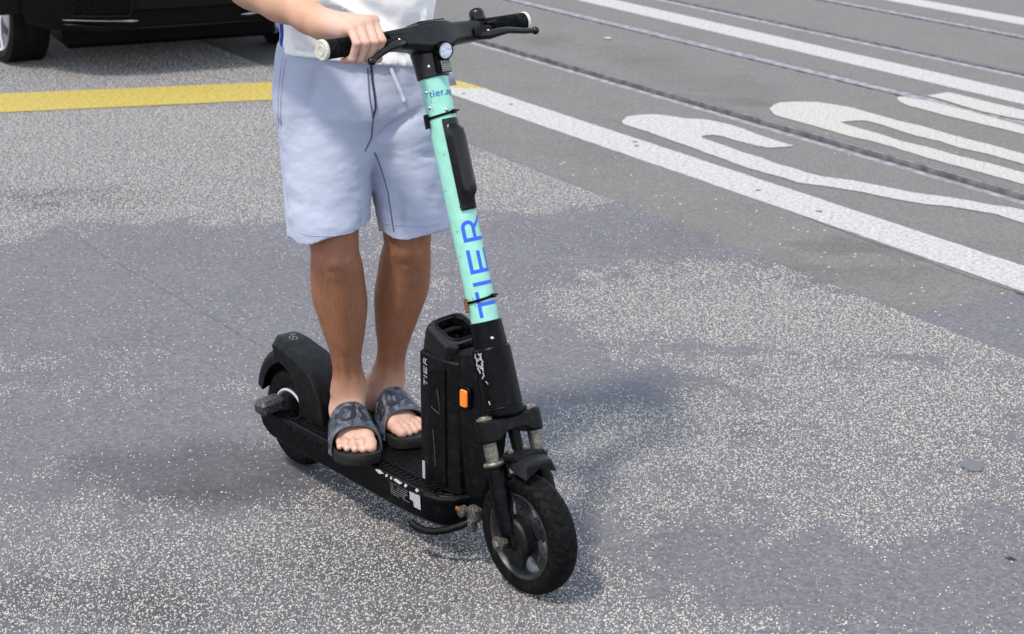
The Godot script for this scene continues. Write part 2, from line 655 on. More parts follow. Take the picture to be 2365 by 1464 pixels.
func make_materials() -> void:
	var fine := grain(0.18, 0.62, 1.0, 512, FastNoiseLite.TYPE_SIMPLEX_SMOOTH, 3, 3, 1.7)
	var asphalt := grain(0.22, 0.80, 1.0, 1024, FastNoiseLite.TYPE_VALUE, 3, 8, 1.7)
	var dust := grain(0.012, 0.72, 1.0, 512, FastNoiseLite.TYPE_SIMPLEX_SMOOTH, 6, 12, 2.4)
	var weave := grain(0.25, 0.90, 1.0, 512, FastNoiseLite.TYPE_SIMPLEX, 2, 30, 1.5)
	var scuffs := scuffed(7)
	var scuff_t := tex(scuffs)
	var asphalt_t := tex(asphalt)
	var asphalt_n := bump(asphalt, 2.0)
	M.road = worn(mat(lin(0.148, 0.147, 0.165), 0.88, 0, 0.35), asphalt_t, 1.7, asphalt_n, 0.5, true)
	M.lane = worn(mat(lin(0.166, 0.161, 0.160), 0.85, 0, 0.35), asphalt_t, 1.45, asphalt_n, 0.4, true)
	M.far_ground = mat(lin(0.15, 0.15, 0.155), 0.95, 0, 0.3)
	M.chips = mat(Color.WHITE, 0.7, 0, 0.4)
	var paint := grain(0.05, 0.80, 1.0, 512, FastNoiseLite.TYPE_SIMPLEX_SMOOTH, 5, 21, 1.6)
	var nicks := grain(0.035, 0.0, 1.0, 512, FastNoiseLite.TYPE_SIMPLEX_SMOOTH, 5, 61, 1.0)
	var pd := paint.get_data()
	var nd := nicks.get_data()
	for i in pd.size():
		if nd[i] < 62:
			pd[i] = int(pd[i] * lerpf(0.62, 1.0, nd[i] / 62.0))
	paint = Image.create_from_data(512, 512, false, Image.FORMAT_RGB8, pd)
	M.white_paint = worn(mat(lin(0.44, 0.436, 0.436), 0.75, 0, 0.4), tex(paint), 0.6, asphalt_n, 0.15, true)
	M.cream_paint = worn(mat(lin(0.445, 0.436, 0.418), 0.75, 0, 0.4), tex(paint), 0.5, asphalt_n, 0.2, true)
	M.yellow_paint = worn(mat(lin(0.45, 0.355, 0.085), 0.75, 0, 0.4), tex(paint), 0.7, asphalt_n, 0.15, true)
	M.rail = worn(mat(lin(0.235, 0.235, 0.255), 0.5, 0.12), tex(dust), 0.4, null, 0.0, true)
	M.groove = worn(mat(lin(0.030, 0.028, 0.026), 0.95, 0, 0.2), tex(dust), 0.3, null, 0.0, true)
	M.crack = mat(lin(0.070, 0.069, 0.073), 0.95, 0, 0.2)
	# scooter
	M.plastic = worn(mat(lin(0.0340, 0.0360, 0.0472), 0.50, 0, 0.29), scuff_t, 0.28, bump(fine, 1.0), 0.10)
	M.satin = worn(mat(lin(0.0220, 0.0240, 0.0320), 0.36, 0, 0.24), scuff_t, 0.24, bump(fine, 1.0), 0.05)
	M.gloss = worn(mat(lin(0.0240, 0.0260, 0.0340), 0.30, 0, 0.44), scuff_t, 0.24, bump(fine, 1.0), 0.04)
	M.grey_plastic = worn(mat(lin(0.0550, 0.0594, 0.0748), 0.52, 0, 0.38), scuff_t, 0.20, bump(fine, 1.0), 0.12)
	M.rubber = worn(mat(lin(0.0480, 0.0480, 0.0555), 0.68, 0, 0.25), scuff_t, 0.20, bump(fine, 1.0), 0.18)
	M.mat_rubber = worn(mat(lin(0.0420, 0.0435, 0.0570), 0.60, 0, 0.30), scuff_t, 0.22, bump(fine, 1.0), 0.15)
	M.mint = worn(mat(lin(0.265, 0.60, 0.505), 0.34, 0, 0.5), tex(grain(0.02, 0.93, 1.0, 256, FastNoiseLite.TYPE_SIMPLEX_SMOOTH, 5, 4, 2.0)), 0.2)
	M.blue_print = mat(lin(0.012, 0.085, 0.60), 0.4)
	M.teal_print = mat(lin(0.01, 0.13, 0.34), 0.4)
	M.white_print = worn(mat(lin(0.55, 0.56, 0.6), 0.6), tex(grain(0.06, 0.55, 1.0, 256, FastNoiseLite.TYPE_SIMPLEX_SMOOTH, 4, 5, 2.5)), 0.05)
	M.grey_print = worn(mat(lin(0.22, 0.22, 0.23), 0.6), tex(grain(0.06, 0.4, 1.0, 256, FastNoiseLite.TYPE_SIMPLEX_SMOOTH, 4, 6, 2.5)), 0.05)
	M.steel = mat(lin(0.55, 0.55, 0.57), 0.25, 1.0)
	M.dull_steel = worn(mat(lin(0.20, 0.185, 0.155), 0.45, 0.7), tex(dust), 0.08)
	M.rim_metal = worn(mat(lin(0.030, 0.031, 0.036), 0.42, 0.2), tex(dust), 0.15, bump(fine, 1.0), 0.1)
	M.rust = worn(mat(lin(0.12, 0.108, 0.10), 0.8), tex(grain(0.04, 0.25, 1.0, 256, FastNoiseLite.TYPE_SIMPLEX_SMOOTH, 5, 7, 2.6)), 0.06)
	M.orange_rust = worn(mat(lin(0.40, 0.16, 0.045), 0.75), tex(grain(0.05, 0.12, 1.0, 256, FastNoiseLite.TYPE_SIMPLEX_SMOOTH, 5, 14, 3.0)), 0.05)
	M.cream_cap = worn(mat(lin(0.60, 0.60, 0.52), 0.55), tex(grain(0.03, 0.8, 1.0, 256, FastNoiseLite.TYPE_SIMPLEX_SMOOTH, 4, 9, 2.0)), 0.03)
	M.amber = mat(lin(0.72, 0.19, 0.01), 0.18)
	M.amber.clearcoat_enabled = true
	M.amber.clearcoat = 0.8
	M.prism = mat(lin(0.22, 0.225, 0.23), 0.22, 0.5)
	M.mirror = mat(lin(0.75, 0.77, 0.8), 0.12, 1.0)
	M.clear = mat(Color(0.9, 0.95, 1.0, 0.22), 0.03)
	M.clear.transparency = BaseMaterial3D.TRANSPARENCY_ALPHA
	# person
	var pores := grain(0.12, 0.86, 1.0, 512, FastNoiseLite.TYPE_SIMPLEX_SMOOTH, 4, 17, 1.8)
	M.skin = worn(mat(Color.WHITE, 0.55, 0, 0.42), tex(pores), 0.10, bump(pores, 2.0), 0.22)
	M.skin.subsurf_scatter_enabled = true
	M.skin.subsurf_scatter_strength = 0.12
	M.hair = mat(lin(0.022, 0.013, 0.008), 0.6)
	M.leg_hair = mat(lin(0.03, 0.016, 0.009), 0.7)
	M.nail = mat(lin(0.58, 0.40, 0.35), 0.35)
	M.shorts = worn(mat(lin(0.41, 0.452, 0.58), 0.92, 0, 0.3), tex(weave), 0.09, bump(grain(0.10, 0.0, 1.0, 512, FastNoiseLite.TYPE_SIMPLEX_SMOOTH, 4, 33, 1.4), 4.0), 0.20)
	M.shorts_seam = mat(lin(0.30, 0.335, 0.50), 0.95, 0, 0.3)
	M.seam_dark = mat(lin(0.10, 0.115, 0.21), 0.95, 0, 0.3)
	M.cord_dark = mat(lin(0.012, 0.014, 0.03), 0.8)
	M.cord_light = mat(lin(0.56, 0.59, 0.72), 0.9)
	M.shirt = worn(mat(lin(0.86, 0.86, 0.88), 0.8, 0, 0.3), tex(weave), 0.06, bump(weave, 2.0), 0.15)
	M.shirt_blue = worn(mat(lin(0.012, 0.018, 0.34), 0.75, 0, 0.35), tex(weave), 0.05)
	M.shirt_grey = mat(lin(0.64, 0.64, 0.67), 0.8)
	M.sole = worn(mat(lin(0.020, 0.019, 0.018), 0.75, 0, 0.35), tex(dust), 0.12, bump(fine, 1.0), 0.2)
	# camouflage print of the sandal straps: two inks in torn blotches
	var camo := grain(0.012, 0.0, 1.0, 512, FastNoiseLite.TYPE_SIMPLEX, 3, 91, 1.0)
	var dat := camo.get_data()
	for i in range(0, dat.size(), 3):
		var x := dat[i] / 255.0
		var c := Color(0.33, 0.37, 0.45) if x > 0.57 else (Color(0.175, 0.195, 0.26) if x > 0.47 else Color(0.10, 0.105, 0.145))
		dat[i] = int(c.r * 255); dat[i + 1] = int(c.g * 255); dat[i + 2] = int(c.b * 255)
	M.strap = worn(mat(Color.WHITE, 0.48, 0, 0.45), tex(Image.create_from_data(512, 512, false, Image.FORMAT_RGB8, dat)), 0.14)
	M.strap_letter = mat(lin(0.012, 0.013, 0.018), 0.35)
	M.strap_edge = mat(lin(0.05, 0.047, 0.045), 0.6)
	# car
	M.car_paint = mat(lin(0.0022, 0.0022, 0.0026), 0.22, 0, 0.22)
	M.car_plastic = mat(lin(0.0035, 0.0035, 0.004), 0.6, 0, 0.2)
	M.car_trim = mat(lin(0.30, 0.31, 0.33), 0.18, 1.0)
	M.car_glass = mat(lin(0.004, 0.005, 0.006), 0.05, 0, 0.5)
	M.car_lamp = mat(lin(0.6, 0.62, 0.66), 0.1, 0.6)
	M.alloy = mat(lin(0.62, 0.63, 0.68), 0.28, 0.85)
	M.tyre = worn(mat(lin(0.011, 0.011, 0.012), 0.85, 0, 0.25), tex(dust), 0.3)

# ------------------------------------------------------------------ street
# The lane frame: u runs along the rails, v across them, away from the photographer.
const RAIL_AT := Vector3(-0.0753, 0, -10.7014)
const RAIL_U := Vector3(0.5033, 0, 0.8641)
const RAIL_V := Vector3(0.8641, 0, -0.5033)

func uv_at(u: float, v: float, y := 0.0) -> Vector3:
	return RAIL_AT + RAIL_U * u + RAIL_V * v + Vector3(0, y, 0)

# bitumen stains and other darker patches of the road: x, z, half sizes, strength
const DARK_PATCHES := [0.21, -10.83, 0.13, 0.22, 0.16, 0.61, -10.31, 0.16, 0.35, 0.10, 0.84, -9.83, 0.20, 0.45, 0.10, 1.2, -9.26, 0.22, 0.4, 0.12, 1.11, -8.92, 0.12, 0.15, 0.14, 1.21, -6.29, 0.22, 0.10, 0.16, -0.76, -4.22, 0.34, 0.20, 0.26, -0.55, -4.05, 0.30, 0.12, 0.20, 0.30, -4.84, 0.22, 0.15, 0.06,
	-1.85, -7.05, 0.55, 0.20, 0.22, -1.75, -6.85, 0.35, 0.10, 0.15, 0.75, -6.05, 0.35, 0.14, 0.12, 1.10, -5.95, 0.3, 0.12, 0.12, 0.45, -6.4, 0.4, 0.2, 0.07,
	-0.60, -3.55, 0.55, 0.22, 0.20, -1.0, -3.42, 0.35, 0.16, 0.18, -0.25, -3.75, 0.25, 0.16, 0.16, -0.15, -3.42, 0.10, 0.05, 0.2, 0.62, -4.50, 0.05, 0.03, 0.22,
	-0.80, -3.44, 0.12, 0.05, 0.16, 0.35, -7.9, 0.5, 0.3, 0.05, 1.45, -6.25, 0.45, 0.10, 0.10, 0.16, -3.62, 0.14, 0.10, 0.12, -0.93, -3.86, 0.07, 0.06, 0.12]
var tone_noise: FastNoiseLite
var warp_noise: FastNoiseLite

func road_tone(p: Vector3) -> Color:
	var w := Vector2(warp_noise.get_noise_2d(p.x * 9.0, p.z * 9.0), warp_noise.get_noise_2d(p.x * 9.0 + 70.0, p.z * 9.0)) * 0.14
	var k := 1.0 + 0.11 * tone_noise.get_noise_2d(p.x * 3.0, p.z * 2.0) + 0.05 * tone_noise.get_noise_2d(p.x * 22.0, p.z * 16.0)
	for i in range(0, DARK_PATCHES.size(), 5):
		var dx: float = (p.x + w.x - DARK_PATCHES[i]) / DARK_PATCHES[i + 2]
		var dz: float = (p.z + w.y - DARK_PATCHES[i + 1]) / DARK_PATCHES[i + 3]
		var q := dx * dx + dz * dz
		if q < 1.6:
			k *= 1.0 - DARK_PATCHES[i + 4] * (1.0 - smoothstep(0.55, 1.6, q))
	return Color(k, k, k * lerpf(1.03, 1.0, clampf(k, 0, 1)))

func steps(a: float, b: float, d: float) -> PackedFloat32Array:
	var out := PackedFloat32Array()
	var n := maxi(1, int(round((b - a) / d)))
	for i in n + 1:
		out.append(lerpf(a, b, float(i) / n))
	return out

func strip(called: String, us: PackedFloat32Array, vs: PackedFloat32Array, y: float, m: Material, toned := true, worn_edge := false) -> void:
	var V := PackedVector3Array()
	var C := PackedColorArray()
	var NR := PackedVector3Array()
	var I := PackedInt32Array()
	for v in vs:
		for u in us:
			var p := uv_at(u, v, y)
			if worn_edge and (v < -1.4499 or u > 5.1699):          # the newer sheet runs out in a thin ragged edge
				p = uv_at(u + 0.010 * warp_noise.get_noise_2d(v * 30.0, u), v + 0.016 * warp_noise.get_noise_2d(u * 14.0, v), y)
				if v < -1.451 or u > 5.171:
					p.y = -0.0012
			V.append(p)
			NR.append(Vector3.UP)
			C.append(road_tone(p) if toned else Color.WHITE)
	var n := us.size()
	for j in vs.size() - 1:
		for i in n - 1:
			var a := j * n + i
			var q := [a, a + 1, a + n + 1, a, a + n + 1, a + n]
			I.append_array(q)
	var out := {"v": V, "n": NR, "c": C, "i": I}
	struct(put(called, skin_mesh(out), m))

func build_street() -> void:
	tone_noise = FastNoiseLite.new()
	tone_noise.noise_type = FastNoiseLite.TYPE_SIMPLEX_SMOOTH
	tone_noise.frequency = 0.6
	tone_noise.fractal_octaves = 4
	tone_noise.seed = 5
	warp_noise = FastNoiseLite.new()
	warp_noise.noise_type = FastNoiseLite.TYPE_SIMPLEX_SMOOTH
	warp_noise.frequency = 0.5
	warp_noise.fractal_octaves = 4
	warp_noise.seed = 77
	# the earth under and around the road, to the horizon
	var g := MB.new()
	g.quad(Vector3(-300, -0.075, -300), Vector3(300, -0.075, -300), Vector3(300, -0.075, 300), Vector3(-300, -0.075, 300))
	var gm := g.mesh()
	struct(put("ground", gm, M.far_ground))
	var far_lo := PackedFloat32Array([-60.0, -20.0, -9.0])
	var us := far_lo + steps(-4.0, 8.6, 0.045) + PackedFloat32Array([12.0, 25.0, 60.0])
	strip("road", us, PackedFloat32Array([-60.0, -20.0, -8.0]) + steps(-5.4, -1.40, 0.045), 0.0, M.road)
	# tram lane: sheets between the rails, a little proud of the older road
	var ul := far_lo + steps(-4.0, 5.17, 0.04)
	strip("tram_lane", ul + PackedFloat32Array([5.186]), PackedFloat32Array([-1.468]) + steps(-1.45, -1.0, 0.06), 0.004, M.lane, true, true)
	strip("road_patch", steps(5.12, 8.6, 0.06) + PackedFloat32Array([12.0, 25.0, 60.0]), steps(-1.40, -0.98, 0.06), 0.0, M.road)
	var ur := far_lo + steps(-4.0, 8.0, 0.08) + PackedFloat32Array([12.0, 25.0, 60.0])
	strip("tram_lane", ur, steps(-1.0, -0.128, 0.08), 0.004, M.lane)
	strip("tram_lane", ur, steps(0.012, 0.938, 0.08), 0.004, M.lane)
	strip("tram_lane", ur, steps(1.06, 1.862, 0.1), 0.004, M.lane)
	strip("tram_lane", ur, steps(1.982, 2.79, 0.1), 0.004, M.lane)
	strip("road_beyond", ur, steps(2.92, 6.0, 0.2) + PackedFloat32Array([20.0, 60.0]), 0.004, M.lane)
	# grooved rails: running head, sunken groove, guard lip
	tram_rail(-0.128, -0.084, 0.0, 0.012, "grooved tram rail nearest the scooter, dark groove beside pale steel", 0)
	tram_rail(1.06, 0.988, 0.948, 0.938, "pale shining tram rail crossed by the farthest white road letters", 0)
	tram_rail(1.862, 1.918, 1.972, 1.982, "dark grooved tram rail just beyond the long middle white line", 0)
	tram_rail(2.92, 2.86, 2.80, 2.79, "faint tram rail nearest the white line in the far corner", 0)
	# painted lines
	var edge_line := line("white_line", -0.985, -0.765, 1.08, 9.5, M.white_paint, "broad white edge line starting at the yellow line", "road marking", 0.0)
	var fleck := [-0.248, -9.157, -0.005, -8.88, 0.553, -8.012, 0.554, -7.931, 0.989, -7.108, 1.18, -6.77]
	for i in range(0, fleck.size(), 2):      # tar flecks on the paint
		var fk := put("tar_fleck", prism_mesh(blob(Vector2.ZERO, 0.009, 0.014, i), 0.0, 0.0008), M.crack, edge_line)
		fk.position = Vector3(fleck[i], 0.007, fleck[i + 1]) - edge_line.position
		fk.rotation.y = 0.5 + i
	line("white_line", 1.37, 1.60, -9.0, 9.0, M.white_paint, "long white line between the two tram tracks", "road marking", -0.012)
	line("white_line", 3.21, 3.43, -9.0, 9.0, M.white_paint, "white line in the far right corner beyond both tram tracks", "road marking", 0.0)
	flat("yellow_line", PackedVector2Array([Vector2(-5.0, -8.42), Vector2(-2.609, -9.169), Vector2(-1.26, -9.493), Vector2(-0.303, -9.55), Vector2(-0.12, -9.29), Vector2(-0.295, -9.262), Vector2(-1.199, -9.009), Vector2(-2.482, -8.693), Vector2(-5.0, -7.95)]), 0.005, M.yellow_paint, "yellow painted stop line crossing the road in front of the car", "road marking", 0.006)
	# lettering on the lane (one word, its letters cut by the picture's edge)
	var let_a := [0.52, -8.47, 0.55, -8.58, 0.60, -8.61, 0.68, -8.63, 0.74, -8.60, 0.78, -8.57, 0.82, -8.53, 0.91, -8.51, 0.96, -8.46, 1.01, -8.40, 1.07, -8.30, 1.12, -8.17, 1.17, -8.07, 1.25, -7.93, 1.21, -7.91, 1.13, -7.89, 1.07, -7.96, 1.00, -8.06, 0.96, -8.13, 0.92, -8.16, 0.89, -8.15, 0.86, -8.13, 0.87, -8.08, 0.90, -8.02, 0.95, -7.92, 1.01, -7.80, 1.08, -7.69, 1.13, -7.57, 1.19, -7.49, 1.23, -7.41, 1.29, -7.34, 1.40, -7.27, 1.48, -7.19, 1.60, -7.07, 1.73, -6.99, 1.80, -6.93, 1.87, -6.86, 1.93, -6.83, 1.97, -6.78, 2.07, -6.62, 2.02, -6.44, 1.92, -6.59, 1.87, -6.68, 1.85, -6.73, 1.77, -6.79, 1.70, -6.85, 1.62, -6.88, 1.50, -6.97, 1.41, -7.07, 1.31, -7.15, 1.23, -7.20, 1.17, -7.24, 1.11, -7.34, 1.03, -7.45, 0.98, -7.53, 0.92, -7.65, 0.82, -7.85, 0.77, -7.95, 0.71, -8.06, 0.66, -8.16, 0.61, -8.26, 0.55, -8.35, 0.52, -8.41]
	var let_b := [1.26, -8.77, 1.29, -8.86, 1.33, -8.92, 1.41, -8.94, 1.52, -8.93, 1.58, -8.88, 1.67, -8.78, 1.73, -8.66, 1.83, -8.47, 1.93, -8.32, 2.00, -8.17, 2.11, -7.99, 2.23, -7.76, 2.35, -7.59, 2.28, -7.36, 2.18, -7.57, 2.08, -7.76, 1.98, -7.89, 1.92, -8.03, 1.84, -8.14, 1.77, -8.30, 1.71, -8.43, 1.67, -8.48, 1.62, -8.48, 1.55, -8.45, 1.57, -8.38, 1.63, -8.27, 1.71, -8.12, 1.76, -8.01, 1.86, -7.87, 1.94, -7.72, 2.05, -7.56, 2.14, -7.40, 2.24, -7.22, 2.18, -7.02, 2.08, -7.21, 2.00, -7.35, 1.90, -7.52, 1.79, -7.70, 1.69, -7.91, 1.61, -8.04, 1.53, -8.14, 1.45, -8.29, 1.37, -8.43, 1.28, -8.58, 1.26, -8.64]
	var let_c := [1.93, -9.02, 1.95, -9.07, 1.98, -9.07, 2.07, -8.96, 2.15, -8.83, 2.26, -8.62, 2.39, -8.36, 2.51, -8.14, 2.46, -7.99, 2.34, -8.18, 2.25, -8.33, 2.17, -8.46, 2.09, -8.58, 2.02, -8.72, 1.95, -8.85, 1.93, -8.92]
	var let_d := [2.10, -9.10, 2.23, -9.19, 2.31, -9.04, 2.39, -8.89, 2.49, -8.72, 2.61, -8.51, 2.56, -8.32, 2.43, -8.50, 2.36, -8.58, 2.28, -8.70, 2.21, -8.85, 2.16, -8.99]
	flat("road_lettering", pairs(let_a), 0.0085, M.white_paint, "hooked white road letter between the edge line and the near rail", "road marking", 0.007, "letters painted on the lane")
	flat("road_lettering", pairs(let_b), 0.0085, M.cream_paint, "rounded white road letter with an open slot between the two near rails", "road marking", 0.007, "letters painted on the lane")
	flat("road_lettering", pairs(let_c), 0.0085, M.cream_paint, "thin white letter stroke with rounded tip on the near side of the pale rail", "road marking", 0.005, "letters painted on the lane")
	flat("road_lettering", pairs(let_d), 0.0085, M.cream_paint, "white letter stroke with slanted tip just beyond the pale rail", "road marking", 0.005, "letters painted on the lane")
	crack([-1.644, -6.527, -1.525, -6.318, -1.417, -6.137, -1.251, -5.908, -1.113, -5.709, -0.982, -5.512, -0.825, -5.281, -0.745, -5.179], 0.0009, "road_crack")
	crack([0.10, -8.46, 0.43, -7.90, 0.779, -7.293, 1.038, -6.85, 1.26, -6.406, 1.402, -6.165, 1.537, -5.908, 1.678, -5.694, 1.85, -5.40], 0.0030, "joint_crack")
	# odd bits lying about
	flat("repair_patch", blob(Vector2(1.157, -4.24), 0.030, 0.036, 3), 0.0045, mat(lin(0.105, 0.112, 0.125), 0.9), "small grey oval tar spot among the chippings right of the scooter", "road patch", 0.0)
	var leaf := MB.new()
	leaf.loft([PackedVector3Array([Vector3(-0.014, 0.001, 0), Vector3(-0.014, 0.002, 0.001), Vector3(-0.014, 0.003, 0)]), PackedVector3Array([Vector3(-0.003, 0.001, -0.005), Vector3(-0.002, 0.006, 0.001), Vector3(-0.003, 0.001, 0.006)]), PackedVector3Array([Vector3(0.012, 0.002, 0), Vector3(0.012, 0.003, 0.002), Vector3(0.013, 0.002, 0.003)])])
	var lf := put("dry_leaf", leaf.mesh(), M.cord_dark)
	lf.position = Vector3(1.115, 0.002, -3.70)
	lf.rotation.y = -0.4
	tag(lf, "tiny dark scrap lying on the road at lower right", "litter")
	var scrap := put("paper_scrap", prism_mesh(blob(Vector2.ZERO, 0.022, 0.03, 5), 0.0, 0.003), M.white_paint)
	scrap.position = Vector3(0.575, 0.0085, -10.9)
	tag(scrap, "small white scrap lying between the two near tram rails", "litter")

func prism_mesh(p: PackedVector2Array, y0: float, y1: float) -> ArrayMesh:
	var b := MB.new()
	b.prism(p, y0, y1)
	return b.mesh()

func pairs(a: Array) -> PackedVector2Array:
	var out := PackedVector2Array()
	for i in range(0, a.size(), 2):
		out.append(Vector2(a[i], a[i + 1]))
	return out

func blob(at: Vector2, rx: float, rz: float, s: int) -> PackedVector2Array:
	var out := PackedVector2Array()
	for i in 22:
		var a := TAU * i / 22
		var k := 1.0 + 0.10 * sin(a * 3 + s) + 0.06 * sin(a * 7 + s * 2)
		out.append(at + Vector2(cos(a) * rx, sin(a) * rz) * k)
	return out

# head from a to b, groove from b to c, lip from c to d (offsets across the track)
func tram_rail(a: float, b: float, c: float, d: float, label: String, _k: int) -> void:
	var t := thing("tram_rail", label, "rail", RAIL_AT, 0.0, "tram rails")
	for part in [["rail_head", a, b, 0.003, -0.05, M.rail], ["rail_groove", b, c, -0.030, -0.05, M.groove], ["rail_lip", c, d, 0.003, -0.05, M.rail]]:
		var m := MB.new()
		var u0 := -60.0
		var u1 := 60.0
		var q := [part[1], part[2]]
		var o := RAIL_AT
		var s := m.v.size()
		var c8 := []
		for y in [part[4], part[3]]:
			for uu in [u0, u1]:
				for vv in q:
					c8.append(uv_at(uu, vv, y) - o)
		m.quad(c8[4], c8[5], c8[7], c8[6])
		m.quad(c8[0], c8[2], c8[3], c8[1])
		m.quad(c8[0], c8[4], c8[6], c8[2])
		m.quad(c8[1], c8[3], c8[7], c8[5])
		m.quad(c8[0], c8[1], c8[5], c8[4])
		m.quad(c8[2], c8[6], c8[7], c8[3])
		m.orient(s)
		put(part[0], m.mesh(20), part[5], t)

# a painted band along the rails; its edges wander like paint does
func line(called: String, v0: float, v1: float, u0: float, u1: float, m: Material, label: String, cat: String, skew: float) -> MeshInstance3D:
	var near := PackedVector2Array()
	var far := PackedVector2Array()
	var n := int((u1 - u0) / 0.05)
	for i in n + 1:
		var u := lerpf(u0, u1, float(i) / n)
		var j0 := 0.006 * warp_noise.get_noise_2d(u * 40.0, v0 * 50.0)
		var j1 := 0.006 * warp_noise.get_noise_2d(u * 40.0, v1 * 50.0)
		var a := uv_at(u, v0 + j0 + skew * u)
		var b := uv_at(u, v1 + j1 + skew * u)
		if u0 > 0.0:          # this one starts against the slanting yellow line
			b = uv_at(maxf(u, u0 + 0.11), v1 + j1)
			if i == 0:
				a = uv_at(u - 0.10, v0 + j0)
		near.append(Vector2(a.x, a.z))
		far.append(Vector2(b.x, b.z))
	far.reverse()
	return flat(called, near + far, 0.007, m, label, cat, 0.0, "white lines along the tram lane")

# paint: a thin slab with slightly ragged edges
func flat(called: String, poly: PackedVector2Array, y: float, m: Material, label: String, cat: String, ragged := 0.0, group := "") -> MeshInstance3D:
	if ragged > 0.0:
		var q := PackedVector2Array()
		for i in poly.size():
			var a := poly[i]
			var b := poly[(i + 1) % poly.size()]
			var n := maxi(1, int(a.distance_to(b) / 0.035))
			for k in n:
				var p := a.lerp(b, float(k) / n)
				q.append(p + Vector2(warp_noise.get_noise_2d(p.x * 60, p.y * 60), warp_noise.get_noise_2d(p.x * 60 + 40, p.y * 60)) * ragged)
		poly = q
	var ce := Vector2.ZERO
	for p in poly:
		ce += p
	ce /= poly.size()
	var loc := PackedVector2Array()
	for p in poly:
		loc.append(p - ce)
	var b := MB.new()
	b.prism(loc, -0.0025, 0.0)
	var o := put(called, b.mesh(20), m)
	o.position = Vector3(ce.x, y, ce.y)
	tag(o, label, cat, group)
	return o

# ------------------------------------------------------------------ pale chippings pressed into the road
# where they lie thick or thin: x, z, half sizes, share
const ZONES := [0.08, -7.28, 0.32, 0.45, 1.00, -1.76, -8.02, 0.84, 1.20, 1.00, -1.06, -6.92, 0.54, 0.26, 0.95, 0.38, -5.66, 0.42, 0.21, 0.80, 0.64, -5.91, 0.29, 0.21, 0.70, 0.89, -5.35, 0.47, 0.30, 0.95, 1.45, -5.43, 0.30, 0.27, 1.00, 0.63, -4.32, 0.42, 0.32, 0.75, 1.15, -4.70, 0.31, 0.38, 0.85, 0.37, -4.56, 0.26, 0.16, 0.85, -0.46, -3.62, 0.62, 0.30, 0.90, -0.16, -3.41, 0.54, 0.14, 0.95, 0.14, -3.84, 0.09, 0.41, 0.80, -1.31, -4.87, 0.18, 0.18, 0.40, -1.05, -3.92, 0.26, 0.17, 0.55, 0.15, -3.39, 0.22, 0.12, 0.80, -0.29, -3.94, 0.14, 0.15, 0.90, -1.25, -5.91, 0.62, 0.62, 0.07, -0.75, -5.35, 0.33, 0.39, 0.13, 0.43, -6.47, 0.51, 0.36, 0.05, 0.06, -4.98, 0.20, 0.34, 0.12, 0.30, -4.84, 0.18, 0.18, 0.30, -0.76, -4.20, 0.22, 0.17, 0.18, -1.02, -4.53, 0.35, 0.19, 0.10, 0.29, -3.70, 0.15, 0.13, 0.25, 0.73, -3.62, 0.27, 0.19, 0.20, 0.46, -3.82, 0.12, 0.12, 0.30, 0.98, -3.47, 0.18, 0.16, 0.30, 0.61, -5.18, 0.21, 0.11, 0.18, 0.70, -4.47, 0.16, 0.08, 0.35, 0.01, -6.01, 0.22, 0.64, 0.22, 0.06, -5.35, 0.16, 0.17, 0.40, 1.28, -4.47, 0.09, 0.12, 0.25, 1.14, -5.06, 0.20, 0.10, 0.30, 1.06, -3.80, 0.15, 0.14, 0.35, 0.84, -3.97, 0.26, 0.15, 0.75, -1.20, -4.32, 0.17, 0.18, 0.25, -1.85, -7.05, 0.5, 0.12, 0.55]

